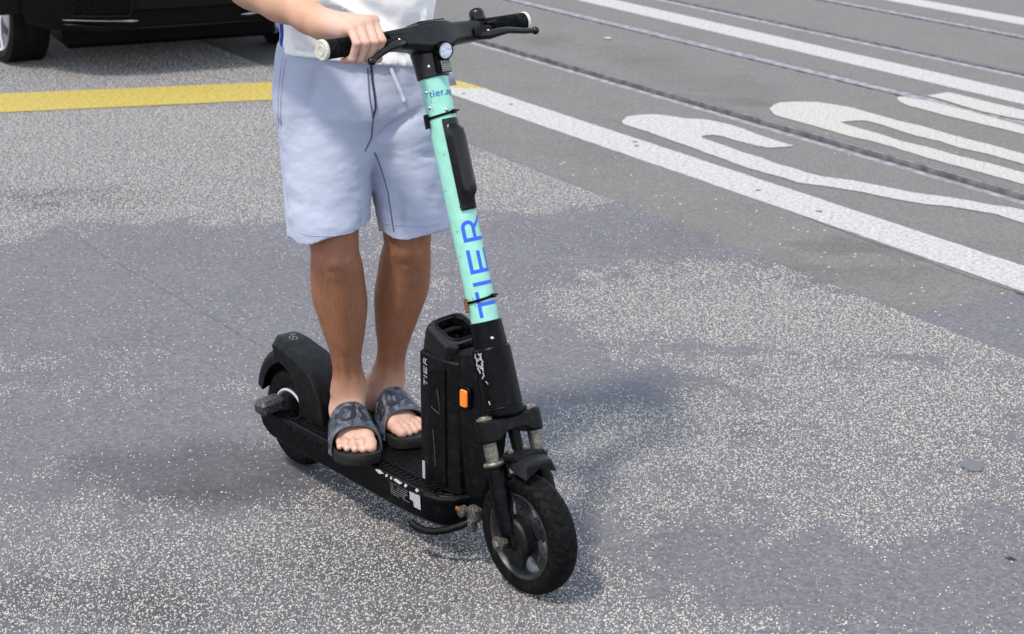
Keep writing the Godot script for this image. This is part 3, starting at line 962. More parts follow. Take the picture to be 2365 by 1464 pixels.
func build_chips() -> void:
	var clump := FastNoiseLite.new()
	clump.noise_type = FastNoiseLite.TYPE_SIMPLEX_SMOOTH
	clump.frequency = 1.0
	clump.fractal_octaves = 4
	clump.seed = 41
	var chip := MB.new()          # a small broken stone, a third of it above the binder
	var top := PackedVector3Array()
	var bot := PackedVector3Array()
	for i in 6:
		var a := TAU * i / 6
		var k: float = [1.0, 0.75, 0.95, 0.9, 0.7, 1.0][i]
		bot.append(Vector3(cos(a) * k, -0.3, sin(a) * k * 0.72))
		top.append(Vector3(cos(a) * k * 0.72, 0.3, sin(a) * k * 0.5))
	chip.loft([bot, top])
	var cm := chip.mesh(10)
	var buf := PackedFloat32Array()
	var count := 0
	# lay them cell by cell on the road surface
	var cell := 0.03
	for iv in int((5.4 - 1.45) / cell):
		for iu in int(12.6 / cell):
			var u0 := -4.0 + iu * cell
			var v0 := -5.4 + iv * cell
			var c := uv_at(u0 + cell / 2, v0 + cell / 2)
			if c.z > -3.15 or c.z < -12.9 or absf(c.x) > 0.30 * -c.z + 0.25:
				continue
			var wx := 0.13 * clump.get_noise_2d(c.x * 4.0 + 9.0, c.z * 4.0)
			var wz := 0.13 * clump.get_noise_2d(c.x * 4.0, c.z * 4.0 + 30.0)
			var ws := 0.25
			var sum := 0.25 * 0.55
			if c.z < -8.5:
				sum = 0.25 * 0.95
			for i in range(0, ZONES.size(), 5):
				var dx: float = (c.x + wx - ZONES[i]) / ZONES[i + 2]
				var dz: float = (c.z + wz - ZONES[i + 1]) / ZONES[i + 3]
				var w := exp(-1.9 * (dx * dx + dz * dz)) * 3.0
				ws += w
				sum += w * ZONES[i + 4]
			var share := sum / ws
			share += 0.34 * clump.get_noise_2d(c.x * 6.0, c.z * 5.0) + 0.16 * clump.get_noise_2d(c.x * 19.0, c.z * 13.0)
			share = 0.028 + 0.07 * clampf(share, 0.0, 1.0) + 0.92 * smoothstep(0.34, 0.80, share)
			var rows := 23000.0 if c.z > -6.6 else (20000.0 if c.z > -8.8 else 14000.0)
			var want := share * rows * cell * cell
			var n := int(want) + int(rng.randf() < want - int(want))
			for k in n:
				var p := uv_at(u0 + rng.randf() * cell, v0 + rng.randf() * cell, 0.0006)
				var r := lerpf(0.0011, 0.0031, pow(rng.randf(), 1.3))
				var a := rng.randf() * TAU
				var b := Basis(Vector3.UP, a) * Basis(Vector3.RIGHT, rng.randf_range(-0.18, 0.18)) * Basis.from_scale(Vector3(r * rng.randf_range(0.9, 1.5), 0.0035, r))
				var t := lerpf(0.40, 1.0, rng.randf())
				var warm := rng.randf_range(0.0, 0.05)
				buf.append_array([b.x.x, b.y.x, b.z.x, p.x, b.x.y, b.y.y, b.z.y, p.y, b.x.z, b.y.z, b.z.z, p.z, 0.60 * t, (0.59 - warm * 0.3) * t, (0.565 - warm) * t, 1.0])
				count += 1
	# a few strays on the tram lane
	for k in 120:
		var p := uv_at(rng.randf_range(2.6, 7.0), rng.randf_range(-1.4, 0.9) if rng.randf() < 0.3 else rng.randf_range(-1.44, -1.05), 0.0055)
		var v := RAIL_V.dot(p - RAIL_AT)
		if (v > -1.0 and v < -0.75) or (v > -0.15 and v < 0.02):
			continue
		var r := rng.randf_range(0.0025, 0.0045)
		buf.append_array([r, 0, 0, p.x, 0, 0.0035, 0, p.y, 0, 0, r, p.z, 0.6, 0.6, 0.57, 1.0])
		count += 1
	var mm := MultiMesh.new()
	mm.transform_format = MultiMesh.TRANSFORM_3D
	mm.use_colors = true
	mm.mesh = cm
	mm.instance_count = count
	mm.buffer = buf
	var mi := MultiMeshInstance3D.new()
	mi.name = "stone_chippings"
	mi.multimesh = mm
	mi.material_override = M.chips
	mi.set_meta("kind", "stuff")
	tag(mi, "pale stone chippings scattered over the grey road", "chippings")
	add_child(mi)

# a hairline crack: a dark seam that wanders along the given points
func crack(pts: Array, w: float, called: String) -> void:
	var q := pairs(pts)
	var l := PackedVector2Array()
	var r := PackedVector2Array()
	for i in q.size() - 1:
		for k in 12:
			var p := q[i].lerp(q[i + 1], k / 12.0)
			var n := (q[i + 1] - q[i]).normalized().orthogonal()
			p += n * 0.008 * warp_noise.get_noise_2d(p.x * 30.0, p.y * 30.0)
			var ww := w * (0.7 + 0.9 * absf(warp_noise.get_noise_2d(p.x * 90.0, p.y * 90.0)))
			l.append(p + n * ww * 0.5)
			r.append(p - n * ww * 0.5)
	r.reverse()
	var b := MB.new()
	b.prism(l + r, -0.002, 0.0008 if called == "road_crack" else 0.0052)
	struct(put(called, b.mesh(), M.crack))

# worn black plastic: a dark ground (about a quarter of full tone), dust in patches, thin bright scratches
func scuffed(seed_: int) -> Image:
	var fine := FastNoiseLite.new()
	fine.noise_type = FastNoiseLite.TYPE_SIMPLEX_SMOOTH
	fine.fractal_type = FastNoiseLite.FRACTAL_RIDGED
	fine.frequency = 0.012
	fine.fractal_octaves = 3
	fine.seed = seed_
	var wide := FastNoiseLite.new()
	wide.noise_type = FastNoiseLite.TYPE_SIMPLEX_SMOOTH
	wide.frequency = 0.02
	wide.fractal_octaves = 6
	wide.seed = seed_ + 5
	var a := fine.get_seamless_image(512, 512)
	var b := wide.get_seamless_image(512, 512)
	a.convert(Image.FORMAT_L8)
	b.convert(Image.FORMAT_L8)
	var da := a.get_data()
	var db := b.get_data()
	var out := PackedByteArray()
	out.resize(512 * 512 * 3)
	for i in 512 * 512:
		var s := smoothstep(0.955, 0.995, da[i] / 255.0) * smoothstep(0.50, 0.66, db[i] / 255.0)
		var d := smoothstep(0.45, 0.85, db[i] / 255.0) * 0.30
		var v := clampf(0.20 + d + 0.7 * s, 0.0, 1.0)
		out[i * 3] = int(v * 255)
		out[i * 3 + 1] = int(v * 252)
		out[i * 3 + 2] = int(v * 245)
	return Image.create_from_data(512, 512, false, Image.FORMAT_RGB8, out)

# ------------------------------------------------------------------ the scooter
# Own axes: x forward, y up, z towards the photographer's side. Origin under the rear axle.
const STEER_AT := Vector3(0.823, 0.381, 0)
var scooter: Node3D
var st_xf: Transform3D       # steering frame: y up the stem, x forward

func st(p: Vector3) -> Vector3:
	return st_xf * p

func sides(f: Callable) -> void:
	f.call(1.0)
	f.call(-1.0)

func part(called: String, b: MB, m: Material, parent: Node = null, xf := Transform3D.IDENTITY, angle := 38.0) -> MeshInstance3D:
	return put(called, b.mesh(angle), m, scooter if parent == null else parent, xf)

# parts of the stem are built in the steering frame
func stem_part(called: String, b: MB, m: Material, angle := 38.0) -> MeshInstance3D:
	return put(called, b.mesh(angle), m, scooter, st_xf)

func build_scooter() -> void:
	scooter = thing("electric_scooter", "black electric kick scooter with a mint green stem carrying the rider", "scooter", Vector3(-0.529, 0, -4.272), deg_to_rad(-51.44))
	var ys := Vector3(-0.334, 0.9426, 0).normalized()
	var xs := Vector3(0.9426, 0.334, 0).normalized()
	st_xf = Transform3D(Basis(xs, ys, Vector3(0, 0, 1)) * Basis(Vector3.UP, deg_to_rad(1.0)), STEER_AT)
	build_deck()
	build_rear()
	build_battery()
	build_fork()
	build_front_wheel()
	build_stem()
	build_handlebar()

func arc_poly(pts: Array, radii: Array, seg := 5) -> PackedVector2Array:      # polygon with rounded corners
	var out := PackedVector2Array()
	var n := pts.size()
	for i in n:
		var p: Vector2 = pts[i]
		var a: Vector2 = (pts[(i + n - 1) % n] - p)
		var b: Vector2 = (pts[(i + 1) % n] - p)
		var r: float = minf(radii[i], minf(a.length(), b.length()) * 0.49)
		if r <= 0.0005:
			out.append(p)
			continue
		var p0 := p + a.normalized() * r
		var p1 := p + b.normalized() * r
		for k in seg + 1:
			var t := float(k) / seg
			out.append(p0.lerp(p, t).lerp(p.lerp(p1, t), t))
	return out

func build_deck() -> void:
	var plan := arc_poly([Vector2(0.085, -0.090), Vector2(0.60, -0.094), Vector2(0.722, -0.075), Vector2(0.722, 0.075), Vector2(0.60, 0.094), Vector2(0.085, 0.090)], [0.01, 0.05, 0.06, 0.06, 0.05, 0.01], 6)
	var b := MB.new()
	b.prism(plan, 0.086, 0.156, 0.008)
	# side arms run back past the wheel
	for s in [1.0, -1.0]:
		var prof := arc_poly([Vector2(0.10, 0.088), Vector2(0.10, 0.155), Vector2(-0.035, 0.157), Vector2(-0.050, 0.140), Vector2(-0.040, 0.112), Vector2(-0.005, 0.092)], [0.0, 0.0, 0.012, 0.01, 0.01, 0.02], 4)
		b.xf = Transform3D(Basis(Vector3(1, 0, 0), Vector3(0, 0, 1), Vector3(0, 1, 0)), Vector3(0, 0, 0))
		var z0: float = 0.060 if s > 0 else -0.091
		b.prism(prof, z0, z0 + 0.031, 0.005)
		b.xf = Transform3D.IDENTITY
	var deck := part("deck", b, M.satin)
	var r := MB.new()
	var rimp := MB.new().inset(plan, -0.003)
	r.tray(rimp, r.inset(plan, 0.006), 0.1475, 0.1625, 0.1565, 0.002)
	part("deck_rim", r, M.plastic, deck)
	# rubber mat with cross ribs and short dashes along its rims
	var m := MB.new()
	m.prism(r.inset(plan, 0.010), 0.1575, 0.1625, 0.0015)
	var mt := part("deck_mat", m, M.mat_rubber, deck)
	var ribs := MB.new()
	var x := 0.19
	while x < 0.585:
		ribs.box(Vector3(x, 0.1632, 0), Vector3(0.0052, 0.0026, 0.118), 0.0)
		x += 0.0098
	x = 0.10
	while x < 0.69:
		for s in [1.0, -1.0]:
			if x > 0.185 or s > 0.0:
				ribs.box(Vector3(x, 0.1632, s * 0.0715), Vector3(0.0075, 0.0024, 0.013), 0.0)
		x += 0.0172
	for s in [1.0, -1.0]:
		var k := 0.02
		while k < 0.085:
			ribs.box(Vector3(0.596 + (k - 0.02) * 1.2, 0.1632, s * 0.064), Vector3(0.006, 0.0024, 0.022), 0.0)
			k += 0.012
	ribs.box(Vector3(0.39, 0.1630, 0.0815), Vector3(0.60, 0.0020, 0.0022), 0.0)
	ribs.box(Vector3(0.39, 0.1630, -0.0815), Vector3(0.60, 0.0020, 0.0022), 0.0)
	part("mat_ribs", ribs, M.mat_rubber, deck)
	# bright scuffs where paint has gone from the near edge
	for q in [[0.487, 0.030], [0.516, 0.008], [0.534, 0.007], [0.560, 0.032], [0.590, 0.010], [0.628, 0.012]]:
		var sc := MB.new()
		var w: float = q[1]
		var poly := PackedVector2Array()
		for i in 12:
			var a := TAU * i / 12
			poly.append(Vector2(cos(a) * w * 0.5 * (1 + 0.15 * sin(a * 5 + w * 900)), sin(a) * 0.0035 * (1 + 0.3 * sin(a * 4 + w * 700))))
		sc.xf = Transform3D(Basis(Vector3(1, 0, 0), Vector3(0, 0.35, 0.93), Vector3(0, -0.93, 0.35)), Vector3(q[0], 0.1575, 0.0945 + (0.002 if q[0] < 0.6 else -0.002)))
		sc.prism(poly, 0.0, 0.0016)
		part("paint_scuff", sc, M.white_print, deck)
	# printed notice on the side: lines of small print and a pale sticker
	var pr := MB.new()
	var pl := MB.new()
	var face := func(p: Vector2) -> Vector3: return Vector3(p.x, p.y, 0.0945 - maxf(0.0, p.x - 0.60) * 0.12)
	var rows := [[0.522, 0.590, 0.143], [0.524, 0.536, 0.1375], [0.552, 0.588, 0.1375], [0.525, 0.541, 0.1325], [0.548, 0.592, 0.1325], [0.526, 0.544, 0.1275], [0.551, 0.580, 0.1275], [0.527, 0.572, 0.1225], [0.528, 0.560, 0.1175]]
	for q in rows:
		var xx: float = q[0]
		while xx < q[1]:
			var ww := rng.randf_range(0.003, 0.008)
			lay_poly(pr, PackedVector2Array([Vector2(xx, q[2]), Vector2(xx + ww, q[2]), Vector2(xx + ww, q[2] + 0.0024), Vector2(xx, q[2] + 0.0024)]), 0.02, face)
			xx += ww + 0.0016
	lay_poly(pr, PackedVector2Array([Vector2(0.574, 0.1185), Vector2(0.600, 0.1185), Vector2(0.600, 0.1205), Vector2(0.574, 0.1205)]), 0.02, face)
	lay_poly(pr, PackedVector2Array([Vector2(0.574, 0.1185), Vector2(0.576, 0.1185), Vector2(0.590, 0.137), Vector2(0.588, 0.137)]), 0.02, face)
	lay_poly(pl, PackedVector2Array([Vector2(0.600, 0.150), Vector2(0.634, 0.1505), Vector2(0.636, 0.112), Vector2(0.614, 0.1135), Vector2(0.612, 0.126), Vector2(0.601, 0.128)]), 0.02, face)
	face_out(pr, 0, func(q): return q - Vector3(0, 0, 1))
	face_out(pl, 0, func(q): return q - Vector3(0, 0, 1))
	part("small_print", pr, M.grey_print, deck)
	part("sticker", pl, M.white_print, deck)
	# front lip, grey with dirt
	var lip := MB.new()
	lip.tube([Vector3(0.655, 0.157, 0.092), Vector3(0.695, 0.157, 0.083), Vector3(0.718, 0.157, 0.062), Vector3(0.7245, 0.157, 0.03), Vector3(0.7245, 0.157, -0.03), Vector3(0.718, 0.157, -0.062)], 0.0042, 8)
	part("deck_lip", lip, M.grey_plastic, deck)
	# kickstand folded under the near side, on a rusty bracket
	var ks := MB.new()
	var kp := []
	for p in [Vector3(0.752, 0.112, 0.045), Vector3(0.742, 0.103, 0.062), Vector3(0.722, 0.092, 0.080), Vector3(0.700, 0.084, 0.094), Vector3(0.676, 0.080, 0.104), Vector3(0.652, 0.081, 0.110), Vector3(0.636, 0.085, 0.113), Vector3(0.630, 0.092, 0.114)]:
		kp.append(p)
	ks.tube(kp, [0.0085, 0.0085, 0.0085, 0.0085, 0.0085, 0.0085, 0.0085, 0.0075], 12)
	var kn := part("kickstand", ks, M.plastic)
	var kb := MB.new()
	kb.box(Vector3(0.762, 0.132, 0.036), Vector3(0.034, 0.036, 0.026), 0.008)
	kb.box(Vector3(0.764, 0.108, 0.044), Vector3(0.020, 0.030, 0.018), 0.005)
	kb.xf = Transform3D(Basis(Vector3.RIGHT, 0.0), Vector3(0.725, 0.121, 0.060))
	kb.xf = Transform3D(Basis(Vector3(1, 0, 0), Vector3(0, 0, 1), Vector3(0, -1, 0)), Vector3(0.742, 0.136, 0.050))
	kb.lathe([Vector2(0, -0.004), Vector2(0.013, -0.004), Vector2(0.013, 0.010), Vector2(0.007, 0.013), Vector2(0, 0.013)], 14)
	part("kickstand_bracket", kb, M.rust, kn)
	var kk := MB.new()
	kk.box(Vector3(0.738, 0.142, 0.062), Vector3(0.018, 0.010, 0.006), 0.002)
	part("rusty_bolt", kk, M.orange_rust, kn)

func wheel_xf(c: Vector3) -> Transform3D:      # lathe axis y -> scooter z
	return Transform3D(Basis(Vector3(1, 0, 0), Vector3(0, 0, 1), Vector3(0, -1, 0)), c)

# tyre with a chevron tread cut into it; built about y
func tyre_mesh(R: float, rim: float, w: float, grooves: int, depth: float) -> ArrayMesh:
	var per := 18
	var nu := grooves * per
	var nw := 44
	var prof := []
	var hw := w / 2
	for j in nw + 1:
		var t := lerpf(-1.0, 1.0, float(j) / nw)
		var a := t * 1.95
		var y := hw * sin(a) if absf(a) < PI / 2 else signf(a) * hw * (1.0 - 0.16 * (absf(a) - PI / 2))
		var r := lerpf(rim + (R - rim) * 0.42, R, maxf(0.0, cos(a)) ** 0.72) if absf(a) < PI / 2 else lerpf(rim + (R - rim) * 0.42, rim, (absf(a) - PI / 2) / (1.95 - PI / 2))
		prof.append(Vector2(r, y))
	var V := []
	for i in nu + 1:
		var ring := []
		var th := TAU * (i % nu) / nu
		for j in nw + 1:
			var t := lerpf(-1.0, 1.0, float(j) / nw)
			var p: Vector2 = prof[j]
			var r := p.x
			if absf(t) < 0.72:
				var ph := fposmod(float(i) / per + absf(t) * 1.9 + (0.5 if t > 0 else 0.0), 1.0)
				var g := absf(ph - 0.5) * 2.0
				var keep := 1.0 if absf(t) > 0.05 else 0.0
				if g < 0.10 * keep:
					r -= depth
				var ph2 := fposmod(float(i) / per * 1.0 - absf(t) * 1.6 + 0.25, 1.0)
				if absf(t) > 0.50 and absf(ph2 - 0.5) * 2.0 < 0.11:
					r -= depth
			ring.append(Vector3(r * cos(th), p.y, r * sin(th)))
		V.append(ring)
	var b := MB.new()
	for i in nu:
		for j in nw:
			b.quad(V[i][j], V[i][j + 1], V[i + 1][j + 1], V[i + 1][j])
	# inner wall
	for i in nu:
		b.quad(V[i][0], V[i + 1][0], V[i + 1][nw], V[i][nw])
	b.orient(0)
	return b.mesh(42)

func guard_r(deg: float) -> float:          # outline of the rear mudguard about the axle
	var a := [[0.0, 0.190], [18.0, 0.194], [35.0, 0.198], [48.0, 0.197], [61.0, 0.190], [81.0, 0.189], [96.0, 0.200], [106.0, 0.209]]
	for i in a.size() - 1:
		if deg <= a[i + 1][0]:
			var t: float = clampf((deg - a[i][0]) / (a[i + 1][0] - a[i][0]), 0.0, 1.0)
			return cubic_interpolate(a[i][1], a[i + 1][1], a[maxi(i - 1, 0)][1], a[mini(i + 2, a.size() - 1)][1], t)
	return 0.209

func build_rear() -> void:
	var c := Vector3(0.0, 0.128, 0)
	var wn := Node3D.new()
	wn.name = "rear_wheel"
	scooter.add_child(wn)
	wn.transform = wheel_xf(c)
	put("tyre", tyre_mesh(0.128, 0.080, 0.062, 34, 0.002), M.rubber, wn)
	var h := MB.new()
	h.lathe([Vector2(0, -0.034), Vector2(0.050, -0.034), Vector2(0.074, -0.028), Vector2(0.081, -0.022), Vector2(0.081, 0.022), Vector2(0.074, 0.028), Vector2(0.050, 0.034), Vector2(0, 0.034)], 40)
	put("hub_motor", h.mesh(), M.satin, wn)
	var rg := MB.new()
	rg.lathe([Vector2(0.066, 0.030), Vector2(0.070, 0.034), Vector2(0.075, 0.032), Vector2(0.073, 0.028)], 40, true)
	put("hub_ring", rg.mesh(), mat(lin(0.42, 0.44, 0.48), 0.4, 0.3), wn)
	# mudguard: a hood that grows away from the tyre towards its raised tail
	var rings := []
	var n := 30
	for i in n + 1:
		var t := float(i) / n
		var th := deg_to_rad(lerpf(7.0, 106.0, t))
		var R := guard_r(rad_to_deg(th))
		var inn := lerpf(0.060, 0.152, pow(t, 0.70))
		var hw := lerpf(0.058, 0.046, t)
		var ch := lerpf(0.004, 0.022, t * t)
		var top := lerpf(0.054, 0.026, t * t)
		var sec := [Vector2(inn, -hw), Vector2(R - ch, -hw), Vector2(R - 0.001, -top), Vector2(R, -top + 0.003), Vector2(R, top - 0.003), Vector2(R - 0.001, top), Vector2(R - ch, hw), Vector2(inn, hw), Vector2(inn + 0.001, hw - 0.004), Vector2(R - ch - 0.004, hw - 0.004), Vector2(R - 0.006, top - 0.003), Vector2(R - 0.006, -top + 0.003), Vector2(R - ch - 0.004, -hw + 0.004), Vector2(inn + 0.001, -hw + 0.004)]
		var ring := PackedVector3Array()
		for q in sec:
			ring.append(c + Vector3(cos(th) * q.x, sin(th) * q.x, q.y))
		rings.append(ring)
	var f := MB.new()
	f.loft(rings)
	var fd := part("rear_mudguard", f, M.plastic, null, Transform3D.IDENTITY, 28.0)
	# flap behind the wheel
	var fl := MB.new()
	var r2 := []
	for i in 9:
		var t := float(i) / 8
		var th := deg_to_rad(lerpf(100.0, 158.0, t))
		var R := lerpf(0.166, 0.142, t)
		var ring := PackedVector3Array()
		for q in [Vector2(R, -0.043), Vector2(R + 0.012, -0.036), Vector2(R + 0.012, 0.036), Vector2(R, 0.043), Vector2(R - 0.022, 0.044), Vector2(R - 0.022, 0.041), Vector2(R - 0.004, 0.039), Vector2(R - 0.004, -0.039), Vector2(R - 0.022, -0.041), Vector2(R - 0.022, -0.044)]:
			ring.append(c + Vector3(cos(th) * q.x, sin(th) * q.x, q.y))
		r2.append(ring)
	fl.loft(r2)
	part("mud_flap", fl, M.plastic, fd, Transform3D.IDENTITY, 28.0)
	# round sign on its top
	var on := func(p: Vector2) -> Vector3:
		var th := deg_to_rad(98.0) - p.y / 0.2
		var R := guard_r(rad_to_deg(th)) + 0.0008
		return c + Vector3(cos(th) * R, sin(th) * R, p.x)
	var ic := MB.new()
	for k in 24:
		var a := TAU * k / 24
		var a2 := TAU * (k + 1) / 24
		var u := Vector2(0.004, 0.010)
		lay_poly(ic, PackedVector2Array([u + Vector2(cos(a), sin(a)) * 0.0085, u + Vector2(cos(a2), sin(a2)) * 0.0085, u + Vector2(cos(a2), sin(a2)) * 0.0112, u + Vector2(cos(a), sin(a)) * 0.0112]), 0.02, on)
	lay_poly(ic, PackedVector2Array([Vector2(-0.003, 0.004), Vector2(-0.001, 0.002), Vector2(0.011, 0.016), Vector2(0.009, 0.018)]), 0.02, on)
	for k in 4:
		lay_poly(ic, PackedVector2Array([Vector2(0.001 - 0.004 * k, -0.004), Vector2(-0.0015 - 0.004 * k, -0.004), Vector2(-0.0015 - 0.004 * k, -0.010), Vector2(0.001 - 0.004 * k, -0.010)]), 0.02, on)
	face_out(ic, 0, func(q): return c)
	part("print", ic, M.grey_print, fd)
	# worn bumper block over the near axle end
	var ab := MB.new()
	ab.xf = Transform3D(Basis(Vector3.RIGHT, 0.10), Vector3(-0.006, 0.172, 0.086))
	ab.prism(MB.rrect(0.050, 0.072, 0.016, 5), -0.019, 0.019, 0.009)
	var axm := worn(mat(lin(0.07, 0.072, 0.08), 0.5), tex(grain(0.05, 0.12, 1.0, 256, FastNoiseLite.TYPE_SIMPLEX_SMOOTH, 5, 55, 3.2)), 0.07)
	part("axle_cover", ab, axm)
	ab = MB.new()
	ab.xf = wheel_xf(c)
	ab.lathe([Vector2(0, -0.070), Vector2(0.014, -0.070), Vector2(0.022, -0.066), Vector2(0.022, 0.066), Vector2(0.014, 0.070), Vector2(0, 0.070)], 20)
	part("rear_axle", ab, M.satin)

func build_battery() -> void:
	# case that stands on the deck behind the stem
	var plan := arc_poly([Vector2(0.590, -0.052), Vector2(0.597, -0.057), Vector2(0.690, -0.057), Vector2(0.720, -0.044), Vector2(0.720, 0.044), Vector2(0.690, 0.057), Vector2(0.597, 0.057), Vector2(0.590, 0.052)], [0.006, 0.006, 0.02, 0.006, 0.006, 0.02, 0.006, 0.006], 3)
	var b := MB.new()
	b.prism(plan, 0.1615, 0.470, 0.004)
	var case_ := part("battery_case", b, M.plastic)
	# side panel a touch proud, leaving a groove behind the lettered strip
	for s in [1.0, -1.0]:
		var pn := MB.new()
		pn.xf = Transform3D(Basis(Vector3(1, 0, 0), Vector3(0, 0, 1), Vector3(0, 1, 0)), Vector3.ZERO)
		pn.prism(arc_poly([Vector2(0.628, 0.176), Vector2(0.690, 0.176), Vector2(0.690, 0.452), Vector2(0.640, 0.440), Vector2(0.628, 0.428)], [0.004, 0.004, 0.004, 0.008, 0.008], 3), 0.0565 if s > 0 else -0.0595, 0.0595 if s > 0 else -0.0565, 0.001)
		part("side_panel", pn, M.satin, case_)
	# battery with its carrying handle: top slopes up towards the stem
	var t := MB.new()
	var tilt := Transform3D(Basis(Vector3(0, 0, 1), -0.34) * Basis(Vector3.RIGHT, 0.10), Vector3(0.652, 0.500, 0))
	t.xf = tilt
	var rings := []
	for l in [[-0.060, 0.000], [0.006, 0.000], [0.022, 0.005], [0.028, 0.011]]:
		var ring := PackedVector3Array()
		for q in t.inset(MB.rrect(0.118, 0.108, 0.028, 5), l[1] + 0.0001):
			ring.append(Vector3(q.x, l[0], q.y))
		rings.append(ring)
	var hole := MB.rrect(0.074, 0.066, 0.020, 5)
	for l in [[hole, 0.028], [t.inset(hole, 0.003), 0.024], [t.inset(hole, 0.010), -0.014]]:
		var ring := PackedVector3Array()
		for q in l[0]:
			ring.append(Vector3(q.x - 0.004, l[1], q.y))
		rings.append(ring)
	t.loft(rings)
	var bt := part("battery", t, M.gloss, null, Transform3D.IDENTITY, 30.0)
	var rim := MB.new()
	rim.xf = tilt
	var rl := []
	for q in [[-0.006, 0.0265], [-0.006, 0.0295], [-0.004, 0.0310], [-0.002, 0.0310], [-0.0005, 0.0290], [-0.0005, 0.0265]]:
		var ring := PackedVector3Array()
		for p in rim.inset(hole, q[0]):
			ring.append(Vector3(p.x, q[1], p.y))
		rl.append(ring)
	rim.loft(rl, false, true)
	var rr := part("handle_rim", rim, M.plastic, bt)
	rr.position = (tilt.basis * Vector3(-0.004, 0, 0))
	var gr := MB.new()
	gr.xf = tilt
	gr.tube([Vector3(-0.020, 0.004, 0.026), Vector3(-0.022, 0.007, 0.010), Vector3(-0.022, 0.007, -0.010), Vector3(-0.020, 0.004, -0.026)], 0.0075, 10)
	part("handle", gr, M.plastic, bt)
	var lk := MB.new()
	lk.xf = tilt * Transform3D(Basis.IDENTITY, Vector3(0.010, -0.013, 0.004))
	lk.lathe([Vector2(0.009, 0.0), Vector2(0.009, 0.006), Vector2(0.012, 0.006), Vector2(0.012, 0.0)], 20, true)
	part("lock_ring", lk, M.grey_plastic, bt)
	# neck that joins the case to the steering head
	var k := MB.new()
	var sec := [[0.640, 0.1615, 0.470, 0.040], [0.700, 0.1615, 0.492, 0.047], [0.735, 0.1615, 0.505, 0.043], [0.768, 0.175, 0.508, 0.034], [0.792, 0.230, 0.500, 0.028], [0.812, 0.330, 0.475, 0.024]]
	var rg := []
	for q in sec:
		var ring := PackedVector3Array()
		var w: float = q[3]
		for p in [Vector2(q[1], -w * 0.62), Vector2(q[1], w * 0.62), Vector2(lerpf(q[1], q[2], 0.30), w * 0.86), Vector2(lerpf(q[1], q[2], 0.62), w * 0.96), Vector2(q[2] - 0.012, w * 0.9), Vector2(q[2], w * 0.7), Vector2(q[2], -w * 0.7), Vector2(q[2] - 0.012, -w * 0.9), Vector2(lerpf(q[1], q[2], 0.62), -w * 0.96), Vector2(lerpf(q[1], q[2], 0.30), -w * 0.86)]:
			ring.append(Vector3(q[0], p.x, p.y))
		rg.append(ring)
	k.loft(rg)
	var neck := part("stem_base", k, M.plastic, null, Transform3D.IDENTITY, 24.0)
	# amber side reflectors in black holders
	for s in [1.0, -1.0]:
		var x := Transform3D(Basis(Vector3.UP, s * 0.16) * Basis(Vector3(1, 0, 0), Vector3(0, 0, s), Vector3(0, -s, 0)), Vector3(0.742, 0.398, s * 0.0425))
		var hd := MB.new()
		hd.xf = x
		hd.prism(MB.rrect(0.034, 0.052, 0.010, 4), -0.010, 0.004, 0.002)
		var ho := part("reflector_holder", hd, M.satin, neck)
		var am := MB.new()
		am.xf = x
		am.prism(MB.rrect(0.022, 0.040, 0.006, 4), 0.003, 0.0085, 0.002)
		part("reflector", am, M.amber, neck)
	# white lettering up the rear strip, and a small label at its foot
	var tx := MB.new()
	var on := func(p: Vector2) -> Vector3: return Vector3(0.6165 - p.y, 0.425 + p.x, 0.0578)
	tier_letters(tx, 0.066, 0.0125, 0.22, on)
	face_out(tx, 0, func(q): return q - Vector3(0, 0, 1))
	part("lettering", tx, M.white_print, case_)
	var lb := MB.new()
	lb.box(Vector3(0.605, 0.191, 0.0575), Vector3(0.009, 0.042, 0.0016), 0.0)
	part("label", lb, M.white_print, case_)
	# scratches down the neck: bare metal flecks
	var fx := MB.new()
	for i in 30:
		var a := rng.randf_range(1.22, 1.72)
		var y := 0.136 - absf(rng.randfn(0.0, 0.034))
		var p := Vector3(cos(a), 0, sin(a)) * 0.0424 + Vector3(0, y, 0)
		fx.xf = Transform3D(Basis(Vector3.UP, -a), p) * Transform3D(Basis(Vector3.RIGHT, rng.randf_range(-0.7, 0.7)), Vector3.ZERO)
		fx.box(Vector3.ZERO, Vector3(0.0012, rng.randf_range(0.002, 0.013), rng.randf_range(0.0008, 0.0032)), 0.0)
	var fm := stem_part("scratches", fx, M.white_print)
	fm.set_meta("kind", "stuff")
	# long light scratches on the case
	for q in [[[0.640, 0.352], [0.655, 0.346], [0.672, 0.345]], [[0.644, 0.300], [0.650, 0.250], [0.652, 0.215]], [[0.662, 0.40], [0.668, 0.37], [0.670, 0.352]]]:
		var s := MB.new()
		var pp := []
		for w in q:
			pp.append(Vector3(w[0], w[1], 0.0598))
		s.tube(pp, 0.00045, 5)
		part("scratch", s, M.grey_print, case_)

